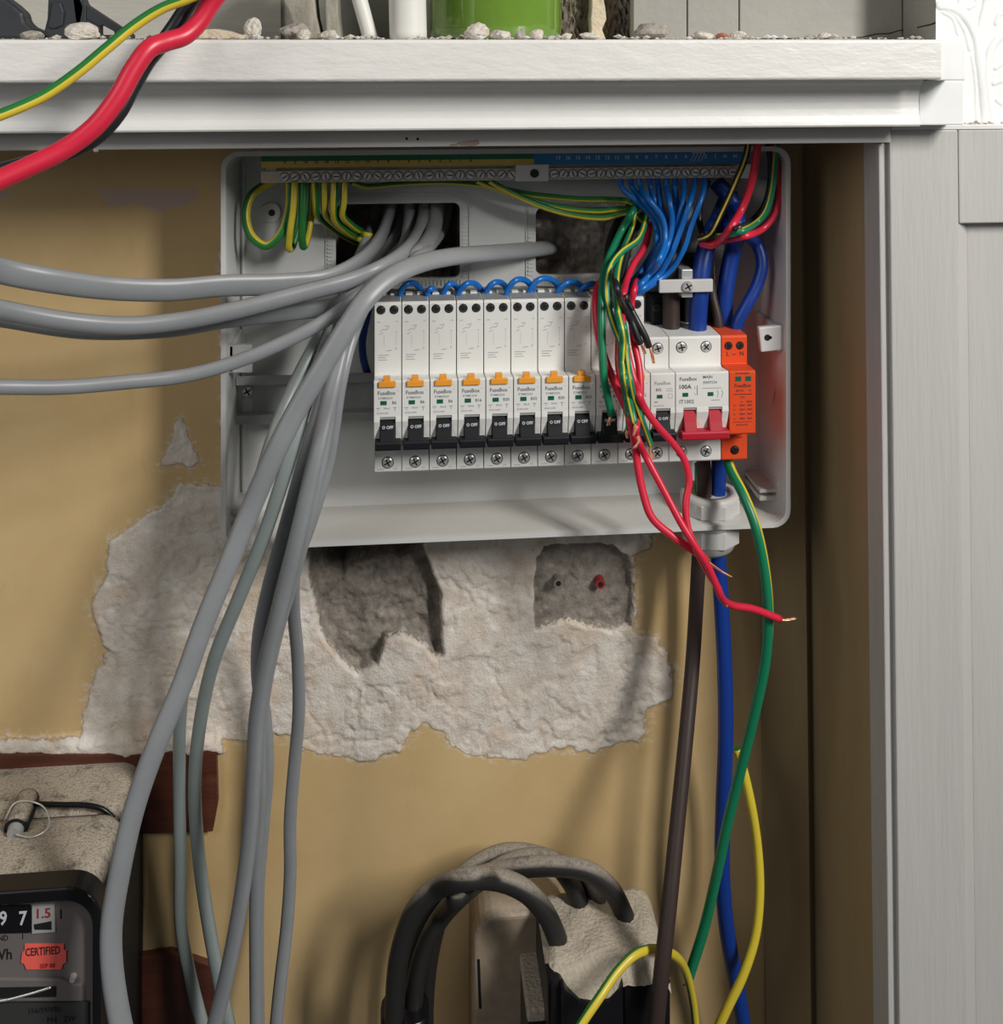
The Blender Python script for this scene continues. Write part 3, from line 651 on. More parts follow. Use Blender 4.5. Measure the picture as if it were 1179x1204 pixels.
# main switch
x0_ = x0_+16.8; wS = 36.0
ms = thing('main_switch', 'double width white main switch with two joined red toggles', 'main switch', (x0_,-22,ZBT)); mo = (0,-22,ZBT); SLS = [(5.2,14.2),(22.2,31.4)]
dev_body(wS, ZTS, SLS).build('body', [m_dev, m_devg], ms, org=mo, bevel=.3)
b = MB(); toggle(b, 3.2, wS-.6, wS, SLS); b.build('toggle', m_red_t, ms, org=mo, bevel=.5)
for xx in (4.6, 21.6): b = MB(); b.box(xx, xx+3.9, YN-.12, YN+.5, -236.8, -234.2); b.build('contact_flag', m_green, ms, org=mo)
for xx, an in ((8.6,.2),(25.6,.8)):
    base_screw(xx, -209.2, r=3.4, ang=an).build('upper_screw', [m_steel, m_dark], ms, org=mo); base_screw(xx, -280, r=3.4, ang=an+.3).build('lower_screw', [m_steel, m_dark], ms, org=mo)
b = MB(); y = YN-.06; b.text('FuseBox', 8.4, y, -225.2, 3.4, 0); b.text('100A', 6.2, y, -230.4, 4.0, 1); b.text('IT1002', 7.4, y, -240.2, 3.5, 0); b.text('MAIN', 21.6, y, -224.2, 2.7, 0); b.text('SWITCH', 23.2, y, -227.9, 2.5, 0)
b.strip([(18,-231.6),(31,-231.6)], .3, y); b.strip([(14.6,-229.5),(14.6,-236)], .35, y, 1); b.strip([(13,-230),(13,-232)], .3, y); b.strip([(12.8,-234.5),(13.4,-236)], .3, y)
for xx in (28,31): b.strip([(xx,-233),(xx+.8,-235),(xx,-238)], .3, y)
b.strip([(24,-239.5),(30,-239.5)], .35, y); b.build('printing', [m_print, m_printd], ms, org=mo)
# surge protector
x0_ = x0_+36.3; wP = 18.0
sd = thing('surge_protector', 'bright orange surge protector module at the right end of the row', 'surge protector', (x0_,-22,ZBT))
b = MB(); b.prism_x([(-22,ZBT+2),(-22,ZTS-3),(-24,ZTS),(YS+1,ZTS),(YS,ZTS-1.2),(YS,ZN1-1.6),(YN+1,ZN1-1.0),(YN,ZN1-1.8),(YN,-262),(YN+1,-263.2),(YS,-266),(YS,ZBT+1),(YS+1,ZBT),(-26,ZBT)], .15, wP-.15)
b.build('body', m_spd, sd, org=mo, bevel=.35)
for xx in (4.8, 12.8): base_screw(xx, -209, r=2.3, dark=True).build('upper_screw', [m_scr, m_black], sd, org=mo)
base_screw(9.2, -280, r=2.6).build('lower_screw', [m_dark, m_black], sd, org=mo)
for xx in (4.0, 10.8): b = MB(); b.box(xx, xx+4.0, YN-.12, YN+.5, -227.6, -224.4); b.build('status_window', m_green, sd, org=mo)
b = MB(); y = YS-.06; b.text('L', 4.2, y, -214.6, 4.0); b.text('N', 14, y, -214.6, 4.0); b.strip([(7,-215),(10,-215)], .5, y); b.strip([(3,-270.5),(4.4,-270.5)], .5, y); b.strip([(3.7,-270.5),(3.7,-273)], .5, y); b.strip([(10,-271.5),(14.5,-271.5)], .5, y)
b.build('terminal_print', m_printd, sd, org=mo); b = MB(); y = YN-.06; b.text('PLUGGABLE', 8.8, y, -222.4, 1.7); b.text('FuseBox', 9.0, y, -230.6, 3.3); b.text('SPDT2', 7, y, -234.0, 1.9); b.text('T2', 14, y, -234.0, 1.7)
b.strip([(2.6,-236.3),(15.4,-236.3)], .5, y); b.text('275V', 9, y, -238.4, 1.5)
for r_, zz_ in enumerate((-241.3,-243.6,-246.4,-249.4,-252.4)):
    for xx, ww in (((7.5,2),(11.5,4)) if r_ == 0 else ((2.4,2.2),(7,3.4),(12,3.6))): b.text('20kA' if ww > 3 else 'In', xx+ww/2, y, zz_, 1.8 if ww > 3 else 1.5)
b.strip([(2.4,-254.6),(15,-254.6)], .35, y); b.text('BS EN 61643', 8.6, y, -256.6, 1.4); b.build('printing', m_printd, sd, org=mo)
# black earth block and tail clamp inside the box
xk, _, zk = P(765,393,-30); tbk = thing('terminal_block', 'black terminal block behind the thick tails', 'terminal block', (xk+15,-10,zk))
b = MB(); b.box(xk, xk+20, -34, -11, zk, zk+26); b.box(xk+24, xk+46, -30, -11, zk, zk+54); b.build('block', m_toggle, tbk, bevel=1.2)
x,_,z = P(772,362,-36); b = MB(); screw_head(b, x, -34, z, 3.2, 1.5); b.build('block_screw', [m_dark, m_black], tbk)
# ==================================================================== CABLES AND WIRES
def W3(pts): return [P(*p) for p in pts]
CABS = []
def cable(name, pts, a, b_, m, label, cat='cable', group=None, twist0=0.0, twist=0.0, stripe=None, sq=2.3, n=12, strands=None, seg=8):
    b_ = a if b_ is None else b_
    CABS.append(dict(name=name, C=catmull(W3(pts), seg), a=a, b=b_, m=m if isinstance(m, list) else [m], label=label, cat=cat, group=group, t0=twist0, tw=twist, stripe=stripe, sq=sq, n=n, strands=strands))
def settle(iters=26):                        # let touching cables lie over one another instead of through one another
    from mathutils.kdtree import KDTree
    cams = Vector((0, CAMY, 0)); pts = []; own = []; rad = []
    for ci, c in enumerate(CABS):
        for p in c['C']: pts.append(p.copy()); own.append(ci); rad.append((c['a']+c['b'])/2*.97)
    rm = max(rad); start = [p.copy() for p in pts]
    for it in range(iters):
        kd = KDTree(len(pts))
        for i, p in enumerate(pts): kd.insert(p, i)
        kd.balance(); mv = [0.0]*len(pts)
        for i, p in enumerate(pts):
            for co, j, d in kd.find_range(p, rad[i]+rm):
                if own[j] == own[i]: continue
                gap = rad[i]+rad[j]-d
                if gap <= 0: continue
                dy = start[i].y-start[j].y
                front = (dy < 0) if abs(dy) > .8 else (own[i] > own[j])
                v = -gap*.45 if front else (gap*.3 if p.y < -24 or p.y > 4 else gap*.05)
                if abs(v) > abs(mv[i]): mv[i] = v
        k0 = 0
        for c in CABS:
            n = len(c['C']); q = mv[k0:k0+n]
            for _ in range(6): q = [(q[max(i-1,0)]+2*q[i]+q[min(i+1,n-1)])/4 for i in range(n)]
            for i in range(n):
                p = pts[k0+i]; pts[k0+i] = p+(p-cams).normalized()*q[i]*1.25
            k0 += n
    k0 = 0
    for c in CABS:
        n = len(c['C']); c['C'] = pts[k0:k0+n]; c['shift'] = pts[k0+n-1]-start[k0+n-1]; k0 += n
def build_cables():
    settle()
    for c in CABS:
        bld = MB(); bld.tube(c['C'], c['a'], c['b'], c['n'], 1, 0, c['t0'], c['tw'], c['stripe'], sq=c['sq'], raw=True)
        o = bld.build(c['name'], c['m']); tag(o, c['label'], c['cat'], c['group'])
        if c['strands']:
            q = [Vector(p)+c['shift'] for p in W3(c['strands'])]; rnd = random.Random(len(c['label'])); sb = MB()
            for i in range(5):
                off = [(rnd.uniform(-1,1)*c['a']*.5, rnd.uniform(-1,1)*c['a']*.4) for _ in q]
                sb.tube([(p.x+ox*(.5+.6*j/len(q)), p.y+oy, p.z) for j, (p, (ox, oy)) in enumerate(zip(q, off))], .42, .42, 6, 4)
            sb.build('copper_strands', m_copper, o)
def gy(frac=.4, ph=0.0): return lambda t: 1 if ((t+ph) % 1.0) < frac else 0
G = 'grey cables of the fuse board'
# grey cables leaving to the left
cable('grey_cable', [(-70,292,-185),(0,318,-150),(60,330,-135),(130,339,-115),(200,341,-98),(262,336,-85),(330,334,-70),(385,328,-58),(424,308,-38),(446,282,-10),(456,256,8),(464,228,16)], 7.6, 3.9, m_grey, 'widest flat grey cable, topmost of those leaving to the left', group=G, twist0=-.35, twist=.0009)
cable('grey_cable', [(-70,350,-190),(0,364,-160),(80,378,-140),(150,383,-128),(215,377,-118),(280,364,-112),(350,346,-102),(420,327,-88),(465,305,-56),(490,278,-14),(498,255,8),(500,228,16)], 5.6, 4.4, m_grey, 'round grey cable, second from top of those leaving to the left', group=G)
cable('grey_cable', [(-70,362,-160),(0,373,-132),(100,388,-112),(200,386,-98),(262,376,-92),(340,367,-82),(400,358,-72),(440,338,-54),(485,305,-22),(508,275,2),(516,232,16)], 5.8, 4.0, m_grey, 'shaded grey cable just under the second cable leaving to the left', group=G)
cable('grey_cable', [(-70,455,-170),(0,455,-150),(75,455,-135),(150,449,-122),(215,442,-112),(270,428,-108),(330,404,-104),(380,378,-98),(420,350,-84),(452,322,-60),(474,292,-18),(480,265,4),(482,230,16)], 4.3, 3.8, m_grey, 'slim grey cable, lowest of those leaving to the left', group=G)
# grey cables dropping
cable('grey_cable', [(660,286,60),(652,288,34),(644,291,8),(630,293,-12),(585,297,-40),(530,302,-68),(490,311,-88),(457,327,-102),(430,352,-112),(408,384,-118),(380,430,-122),(350,480,-124),(320,540,-126),(294,600,-124),(270,660,-128),(240,733,-134),(214,805,-140),(185,873,-146),(158,950,-150),(140,1030,-154),(131,1090,-156),(132,1140,-158),(142,1204,-160),(156,1260,-162)], 6.4, 4.0, m_grey, 'thickest dropping grey cable, in front, curving from right opening past the meter', group=G, twist0=1.45, twist=-.0019)
cable('grey_cable', [(444,232,34),(438,265,20),(424,300,-8),(405,340,-34),(384,380,-54),(362,420,-70),(342,460,-80),(322,510,-92),(300,580,-92),(268,660,-90),(240,725,-86),(220,785,-78),(212,840,-66),(211,920,-50),(212,1010,-44),(213,1090,-48),(224,1150,-56),(242,1220,-62)], 4.2, 3.0, m_grey2, 'pale grey cable hanging down nearest the thick front cable', group=G)
cable('grey_cable', [(462,232,34),(456,265,20),(436,300,-10),(412,338,-36),(394,380,-58),(376,425,-76),(358,478,-88),(338,545,-98),(312,625,-96),(280,705,-88),(252,775,-78),(236,845,-64),(229,920,-52),(233,1000,-46),(244,1080,-48),(257,1150,-54),(272,1220,-60)], 4.5, 3.2, m_grey2, 'pale grey cable hanging down, second from the thick front cable', group=G)
cable('grey_cable', [(478,232,34),(472,265,20),(450,300,-12),(422,338,-40),(402,385,-64),(388,432,-80),(374,488,-92),(356,550,-98),(336,620,-98),(314,700,-90),(304,755,-82),(304,800,-76),(311,845,-72),(314,900,-70),(309,965,-68),(303,1040,-66),(302,1120,-64),(303,1220,-62)], 4.7, 3.4, m_grey, 'grey cable hanging straight down behind the diagonal flat cable', group=G)
cable('grey_cable', [(496,232,34),(490,265,18),(462,302,-16),(428,340,-46),(408,388,-74),(394,440,-92),(382,490,-102),(370,540,-110),(352,620,-112),(332,700,-106),(313,775,-100),(302,840,-96),(298,905,-94),(294,975,-92),(283,1060,-90),(268,1140,-88),(246,1230,-86)], 5.2, 3.4, m_grey, 'flat grey cable crossing diagonally to lower left in front of another', group=G, twist0=.4)
cable('grey_cable', [(528,234,34),(520,268,18),(488,306,-22),(438,344,-50),(414,395,-70),(400,450,-80),(386,540,-84),(366,610,-90),(347,665,-80),(345,715,-66),(350,775,-54),(351,840,-48),(346,900,-44),(341,965,-42),(341,1030,-42),(337,1090,-46),(329,1160,-52),(322,1230,-56)], 4.4, 3.2, m_grey, 'grey cable hanging down rightmost of the dropping bundle', group=G)
cable('grey_cable', [(512,234,34),(505,266,18),(474,304,-20),(432,342,-48),(410,390,-72),(394,445,-88),(382,520,-98),(363,610,-108),(345,680,-104),(326,745,-96),(312,810,-90),(306,870,-86),(306,930,-82),(303,985,-78),(300,1060,-74),(300,1140,-70),(301,1230,-68)], 3.9, 3.0, m_grey, 'thin grey cable squeezed between the two crossing flat cables', group=G)
# earth loops at the left of the earth bar
GY = 'earth wires on the left of the earth bar'
S2 = [m_gd, m_yw]
cable('earth_wire', [(341,214,-42),(340,245,-44),(330,275,-45),(313,289,-44),(296,278,-42),(289,255,-38),(294,232,-34),(308,219,-28),(324,212,-24)], 2.9, None, S2, 'large round green and yellow earth loop left under the terminal strip', 'wire', GY, stripe=gy(0.3,0.2))
cable('earth_wire', [(346,214,-44),(344,245,-46),(340,275,-45),(339,291,-40),(343,291,-32),(350,268,-26),(352,240,-22),(352,215,-20)], 2.6, None, S2, 'narrow hanging earth loop next to the large round loop', 'wire', GY, stripe=gy(0.28,0.5))
cable('earth_wire', [(357,214,-44),(356,250,-46),(355,280,-44),(357,290,-38),(362,275,-30),(366,245,-24),(367,215,-20)], 2.6, None, S2, 'narrow hanging earth loop, second from the large round loop', 'wire', GY, stripe=gy(0.3,0.8))
cable('earth_wire', [(370,214,-42),(371,235,-42),(372,250,-36),(382,262,-20),(402,275,-4),(420,285,12)], 2.5, None, S2, 'short earth wire bending into the left opening, nearest the loops', 'wire', GY, stripe=gy(0.22,0.3))
cable('earth_wire', [(381,214,-42),(381,235,-42),(382,250,-36),(392,262,-22),(410,275,-4),(428,282,12)], 2.5, None, S2, 'short earth wire bending into the left opening, second from loops', 'wire', GY, stripe=gy(0.24,0.46))
cable('earth_wire', [(393,214,-42),(392,240,-44),(393,256,-38),(404,269,-24),(418,278,-6),(432,284,12)], 2.5, None, S2, 'short earth wire bending into the left opening, third from loops', 'wire', GY, stripe=gy(0.24,0.34))
cable('earth_wire', [(405,214,-42),(404,238,-44),(402,252,-40),(412,264,-24),(424,272,-6),(436,278,12)], 2.5, None, S2, 'short earth wire bending into the left opening, rightmost', 'wire', GY, stripe=gy(0.24,0.46))
# earth wires crossing to the right
cable('earth_wire', [(413,214,-40),(430,219,-32),(470,216,-24),(520,214,-22),(570,218,-24),(620,228,-26),(680,234,-28),(735,236,-30),(752,242,-32)], 2.0, None, S2, 'top earth wire running right beneath the terminal bars', 'wire', stripe=gy(0.26,0.32))
cable('earth_wire', [(560,212,-40),(575,218,-36),(610,231,-34),(655,243,-33),(700,248,-33),(740,246,-34),(756,256,-36)], 2.1, None, S2, 'middle earth wire running right beneath the terminal bars', 'wire', stripe=gy(0.26,0.32))
cable('earth_wire', [(575,212,-42),(590,221,-38),(630,240,-37),(670,252,-36),(710,256,-36),(742,250,-36),(758,262,-38)], 2.1, None, S2, 'lowest earth wire running right beneath the terminal bars', 'wire', stripe=gy(0.26,0.32))
# blue neutrals
NB = 'blue neutral wires fanning from the terminal bar'
st = [729,741,751,763,772,784,794,805,817,829]
pth = [[(748,236),(768,258),(772,285),(758,312),(744,330)],[(757,236),(776,262),(778,290),(764,316),(748,336)],[(762,234),(779,258),(781,288),(768,316),(750,338)],[(769,236),(780,262),(779,292),(764,322),(748,342)],[(776,238),(781,262),(774,292),(758,320),(742,340)],
 [(787,238),(790,262),(784,290),(768,318),(746,338)],[(795,238),(794,262),(786,292),(770,322),(750,342)],[(802,240),(795,265),(786,294),(772,322),(752,344)],[(810,240),(800,270),(788,300),(772,326),(752,342)],[(822,240),(812,266),(804,292),(786,320),(758,340)]]
NM = ['leftmost','second','third','fourth','fifth','sixth','seventh','eighth','ninth','rightmost']
for i, (s_, p) in enumerate(zip(st, pth)):
    y0 = [-44,-42,-46,-43,-40,-45,-42,-46,-47,-50][i]
    q = [(s_,208,-42),(s_+2 if i < 5 else s_-1,220,y0+2)]+[(x,yy,y0-4+(4 if k_ > 2 else 0)-(i%3)*3) for k_, (x,yy) in enumerate(p)]+[(p[-1][0]-14,p[-1][1]+10,-36)]
    cable('neutral_wire', q, 2.05, None, m_blue, 'blue wire under the neutral bar, %s%s' % (NM[i], ' of the fan' if i in (0,9) else ' from the left in the fan'), 'wire', NB)
# small blue arches above the breakers
AB = 'small blue wire arches above the breakers'
for i, (xa_, xb_, top, y0) in enumerate(((471,496,330,-48),(503,512,336,-50),(522,540,331,-46),(540,567,330,-50),(572,598,329,-46),(596,628,326,-52),(622,660,325,-46),(656,688,329,-50),(682,712,331,-46))):
    cable('neutral_link', [(xa_,358,y0),(xa_,343,y0),(xa_+(xb_-xa_)*.3,top+4,y0-1),(xa_+(xb_-xa_)*.7,top+4,y0+6),(xb_,344,y0+12),(xb_,358,y0+14)], 2.0, None, m_blue, 'small blue wire arch above the breakers, %s from the left' % ['first','second','third','fourth','fifth','sixth','seventh','eighth','ninth'][i], 'wire', AB)
cable('neutral_link', [(446,340,-28),(437,352,-34),(430,378,-36),(426,402,-34),(427,420,-30),(432,440,-24)], 2.6, None, m_navy, 'blue wire running down the left side of the leftmost breaker', 'wire')
# hanging wires over the ninth and tenth breakers
HG = 'loose wires hanging over the breakers'
S3 = [m_gw, m_yw]
cable('earth_wire', [(752,235,-34),(738,258,-40),(722,288,-54),(710,322,-72),(707,362,-86),(708,410,-93),(710,445,-97),(715,470,-97),(719,488,-95)], 2.5, None, S3, 'green wire hanging in front of the ninth breaker, leftmost', 'wire', HG, strands=[(718.5,487,-95),(717,493,-96),(715,500,-97)], stripe=gy(.16,.75))
cable('earth_wire', [(762,240,-36),(758,262,-46),(750,282,-58),(730,297,-68),(717,315,-76),(713,345,-84),(720,378,-90),(731,408,-95),(734,440,-100),(740,472,-102),(746,498,-102)], 2.2, None, S3, 'earth wire with bright yellow stripe swinging left then down', 'wire', HG, strands=[(746,497,-102),(747,505,-102),(745,512,-101)], stripe=gy(0.12,0.33))
cable('earth_wire', [(745,245,-34),(742,270,-42),(730,300,-56),(724,330,-70),(726,365,-86),(732,395,-94),(731,425,-98),(734,455,-100),(739,485,-100),(740,503,-98)], 2.4, None, S3, 'earth wire ending in bent copper at the tenth breaker toggle', 'wire', HG, strands=[(740,502,-98),(737,510,-99),(738,515,-101)], stripe=gy(0.11,0.38))
cable('earth_wire', [(750,250,-30),(735,280,-40),(722,312,-52),(722,350,-72),(734,385,-88),(738,425,-98),(744,462,-104),(754,492,-104),(764,520,-100),(765,523,-100)], 2.0, None, S3, 'longest hanging earth wire, ending beside the slim breaker', 'wire', HG, strands=[(765,521,-100),(764,531,-100),(769,540,-99)], stripe=gy(0.11,0.28))
cable('black_wire', [(748,240,-28),(730,272,-40),(722,305,-58),(724,335,-72),(733,360,-84),(743,380,-90),(750,398,-92),(753,404,-92)], 2.3, None, m_blk, 'shorter black wire hanging before the tenth breaker', 'wire', HG, strands=[(753,403,-92),(756,410,-92),(758,416,-91)])
cable('black_wire', [(758,250,-28),(745,275,-38),(734,310,-54),(731,335,-70),(739,358,-82),(749,378,-88),(759,397,-90),(763,408,-90)], 2.3, None, m_blk, 'longer black wire hanging towards the slim breaker screw', 'wire', HG, strands=[(763,407,-90),(766,415,-90),(769,427,-89)])
cable('black_wire', [(742,238,-22),(722,268,-32),(714,300,-44),(718,328,-58),(726,345,-66),(740,372,-76),(746,392,-84)], 2.4, None, m_blk, 'black wire curving left behind the hanging earth wires', 'wire', HG)
cable('red_wire', [(738,300,-20),(712,325,-46),(701,345,-74),(701,375,-84),(706,405,-88),(714,430,-92),(726,458,-94),(738,485,-98),(745,515,-102),(750,550,-106),(756,580,-110),(766,608,-114),(790,630,-116),(815,647,-118),(830,658,-118)], 2.5, None, m_red, 'red wire hanging leftmost and sweeping below the enclosure lip', 'wire', HG, strands=[(828,657,-117),(842,668,-117),(858,678,-117)])
cable('red_wire', [(764,262,-30),(758,290,-44),(744,312,-58),(735,335,-72),(731,365,-82),(735,400,-90),(741,430,-96),(748,455,-102),(757,478,-106),(772,500,-106),(790,520,-104),(804,540,-104),(810,565,-106),(806,592,-110),(808,618,-114),(818,645,-118),(832,672,-120),(845,693,-120)], 2.3, None, m_red, 'red wire bowing right past the slim breaker then down the gland', 'wire', HG, strands=[(844,692,-120),(849,702,-120),(853,713,-120)])
cable('red_wire', [(735,330,-58),(728,360,-72),(727,400,-82),(727,430,-88),(733,460,-92),(740,490,-97),(750,518,-102),(764,546,-108),(782,580,-114),(800,614,-120),(816,640,-124),(830,662,-124),(842,688,-122),(850,705,-118),(862,712,-112),(885,716,-106),(917,728,-100)], 2.3, None, m_red, 'red wire ending far right with bare copper tip below the enclosure', 'wire', HG, strands=[(916,728,-100),(925,729,-100),(935,727,-99)])
cable('red_wire', [(748,330,-48),(742,360,-66),(745,400,-84),(751,430,-92),(753,462,-98),(749,492,-100),(747,510,-102)], 2.3, None, m_red, 'short red wire hanging just before the tenth breaker', 'wire', HG, strands=[(747,508,-102),(750,518,-103),(745,527,-103)])
# old wires at the upper right corner
UR = 'old wires looping at the upper right of the enclosure'
cable('red_wire', [(893,110,-70),(892,150,-72),(889,185,-72),(881,222,-68),(867,255,-64),(850,279,-62),(837,288,-60),(824,286,-54)], 2.6, None, m_red, 'red wire looping down inside the upper right corner, foremost', 'wire', UR)
cable('red_wire', [(905,110,-50),(906,150,-50),(912,190,-50),(915,225,-50),(910,252,-52),(895,270,-54),(870,279,-56),(840,282,-54),(824,278,-50)], 2.4, None, m_red, 'red wire hugging the enclosure side at the upper right', 'wire', UR)
cable('earth_wire', [(883,110,-68),(881,150,-70),(877,182,-70),(864,215,-66),(848,250,-62),(834,276,-58),(822,281,-54)], 2.2, None, [m_blk, m_yw], 'dark wire with yellow stripe looping from behind upper trim', 'wire', UR, stripe=gy(0.09,0.28))
cable('earth_wire', [(914,110,-56),(914,150,-56),(911,190,-56),(907,225,-56),(898,252,-56),(880,268,-56),(852,277,-55),(830,276,-52)], 2.3, None, S3, 'green wire looping beside the enclosure side at the upper right', 'wire', UR, stripe=gy(0.07,0.2))
cable('black_wire', [(900,110,-44),(902,160,-44),(906,195,-46),(904,225,-46),(895,248,-46),(880,262,-46),(855,273,-48)], 2.2, None, m_blk, 'black wire looping behind the red and green upper right wires', 'wire', UR)
cable('black_wire', [(833,212,-40),(824,235,-38),(822,260,-40),(830,280,-46),(848,284,-48)], 2.2, None, m_blk, 'black wire curving down beside the rightmost blue wire', 'wire', UR)
# tails
cable('brown_tail', [(800,240,-14),(792,270,-26),(790,305,-36),(789,345,-40),(789,380,-42),(789,415,-46)], 6.0, None, m_brown, 'thick brown tail dropping into the main switch inside the enclosure', 'cable', sq=2)
cable('blue_tail', [(858,226,-16),(846,255,-28),(832,285,-40),(825,315,-46),(822,350,-48),(820,385,-48),(820,415,-50)], 6.3, None, m_navy, 'thick dark blue tail held by the grey strap clamp', 'cable', sq=2)
cable('blue_tail', [(842,214,-28),(862,240,-30),(866,270,-34),(858,310,-34),(852,350,-36),(852,385,-38),(853,415,-40)], 6.0, None, m_navy, 'dark blue tail hanging behind right of the strapped tail', 'cable', sq=2)
cable('blue_wire', [(850,262,-30),(872,272,-36),(890,288,-40),(896,310,-44),(890,335,-46),(877,360,-48),(867,380,-48),(863,410,-48)], 4.4, None, m_navy, 'dark blue wire bulging right and dropping into the orange module', 'cable', sq=2)
cable('brown_tail', [(836,330,-30),(838,350,-38),(844,375,-42),(847,405,-44)], 3.2, None, m_brown, 'short brown wire dropping into the orange module', 'cable', sq=2)
tc = thing('tail_clamp', 'grey strap clamp with screw across the two thick tails', 'clamp', (X_(806,-50),-40,Z_(342,806,-50)))
b = MB(); xl, xr2 = X_(774,-55), X_(837,-55); z0_, z1_ = Z_(343,806,-55), Z_(328,806,-55); b.box(xl, xr2, -57.5, -54.5, z0_, z1_); b.build('strap', m_gland, tc, bevel=.6)
b = MB(); screw_head(b, X_(808,-57), -57.5, (z0_+z1_)/2, 3.8, 2.4); b.build('clamp_screw', [m_steel, m_dark], tc)
b = MB(); b.box(X_(800,-50), X_(813,-50), -53, -12, z0_-4.5, z1_+6); b.build('clamp_post', m_steel, tc, bevel=.6)
# gland and cables below
gx_, _, gz_ = P(834,600,-36); GYc = -36
gl = thing('cable_gland', 'pale grey plastic cable gland through the enclosure floor', 'cable gland', (gx_,GYc,-362))
def hexp(b, cx, cy, z0, z1, r, n=6, ch=.8):
    pr = [(r-ch*1.6,z0),(r,z0+ch*1.5),(r,z1-ch*1.5),(r-ch*1.6,z1)]; v = []
    for rr, z in pr: v += [(cx+rr*math.cos(2*math.pi*i/n+.25), cy+rr*math.sin(2*math.pi*i/n+.25), z) for i in range(n)]
    fs = [(k_*n+i,k_*n+(i+1)%n,(k_+1)*n+(i+1)%n,(k_+1)*n+i) for k_ in range(len(pr)-1) for i in range(n)]+[tuple(range(n-1,-1,-1)), tuple(range((len(pr)-1)*n,len(pr)*n))]
    b.add(v, fs)
b = MB(); hexp(b, gx_, GYc, -333, -322, 21.5, 8); b.lathe((gx_,GYc,0), [(19.5,-333),(20.6,-323),(20.6,-320),(18.6,-319),(15,-319),(15,-333)]); b.build('lock_nut', m_gland, gl)
b = MB(); hexp(b, gx_, GYc, -354, -340, 21, 8, 1.0); b.lathe((gx_,GYc,0), [(20.2,-341),(21.5,-339),(21.5,-336.5),(20,-335.6)]); b.lathe((gx_,GYc,0), [(19,-353),(16.5,-358),(13,-361),(11,-361),(11,-350)]); b.build('gland_body', m_gland, gl)
cable('brown_tail', [(826,520,-40),(827,545,-40),(828,575,-38),(826,610,-36),(822,650,-36),(819,700,-38),(814,780,-46),(805,880,-70),(796,970,-90),(787,1060,-108),(778,1140,-120),(768,1240,-126)], 5.2, None, m_brown, 'long brown tail running down from the gland', 'cable', sq=2)
cable('blue_tail', [(845,520,-38),(845,545,-38),(844,575,-36),(843,610,-36),(844,650,-36),(848,710,-38),(852,790,-42),(853,870,-46),(850,950,-48),(849,1020,-48),(854,1090,-46),(866,1160,-42),(880,1240,-40)], 5.5, None, m_navy, 'long dark blue tail running down from the gland', 'cable', sq=2)
cable('earth_wire', [(820,545,-34),(820,570,-34),(821,605,-32)], 2.2, None, S3, 'short green and yellow wire dropping into the gland beside brown tail', 'wire', stripe=gy(.4,.6))
cable('earth_wire', [(852,520,-44),(858,550,-60),(874,582,-78),(888,618,-88),(898,665,-92),(903,720,-94),(900,775,-92),(888,835,-88),(872,900,-82),(857,960,-76),(842,1030,-70),(828,1090,-66),(814,1135,-64),(810,1148,-64)], 3.4, None, S3, 'green earth wire leaving the orange module and hanging to a bare tip', 'wire', strands=[(810,1146,-64),(808,1153,-64),(805,1159,-64)], stripe=gy(0.26,0.55), twist=-.0052)
cable('earth_wire', [(866,880,-40),(874,905,-42),(884,950,-46),(891,1000,-50),(893,1050,-54),(888,1100,-58),(874,1145,-62),(855,1185,-64),(830,1240,-66)], 3.1, None, [m_gd, m_yw], 'yellow and green earth wire bowing right behind the long blue tail', 'wire', stripe=gy(0.36,0.43))
cable('earth_wire', [(650,1260,-150),(682,1206,-140),(705,1172,-132),(726,1142,-122),(744,1124,-116),(760,1117,-110),(778,1117,-102),(796,1126,-88),(807,1145,-74),(815,1180,-66),(820,1240,-60)], 2.7, None, [m_gd, m_yw], 'yellow and green wire arching over the dusty black fuse carrier', 'wire', stripe=gy(0.34,0.42))
# foreground bundle over the shelf
cable('red_wire', [(330,-90,-205),(275,-30,-205),(248,4,-206),(234,26,-208),(217,42,-212),(196,49,-218),(176,57,-224),(158,80,-228),(138,115,-232),(112,148,-236),(78,174,-240),(38,194,-246),(0,211,-252),(-60,240,-262)], 5.1, None, m_red, 'thick red cable sagging in front of the shelf at upper left', 'cable', sq=2, n=16)
cable('black_wire', [(300,-90,-190),(250,-35,-190),(224,2,-192),(206,30,-196),(190,52,-198),(172,74,-204),(155,104,-208),(138,134,-212),(114,160,-214),(82,178,-216),(40,191,-220),(0,202,-226),(-60,222,-236)], 4.4, None, m_blk, 'black cable following behind the thick red cable at upper left', 'cable', sq=2)
cable('earth_wire', [(310,-60,-215),(260,-20,-214),(224,-3,-216),(190,10,-218),(158,30,-222),(125,57,-228),(90,86,-234),(52,112,-240),(18,128,-246),(-40,150,-256)], 2.9, None, S2, 'green and yellow earth wire in front of the shelf at upper left', 'wire', stripe=gy(0.24,0.5))
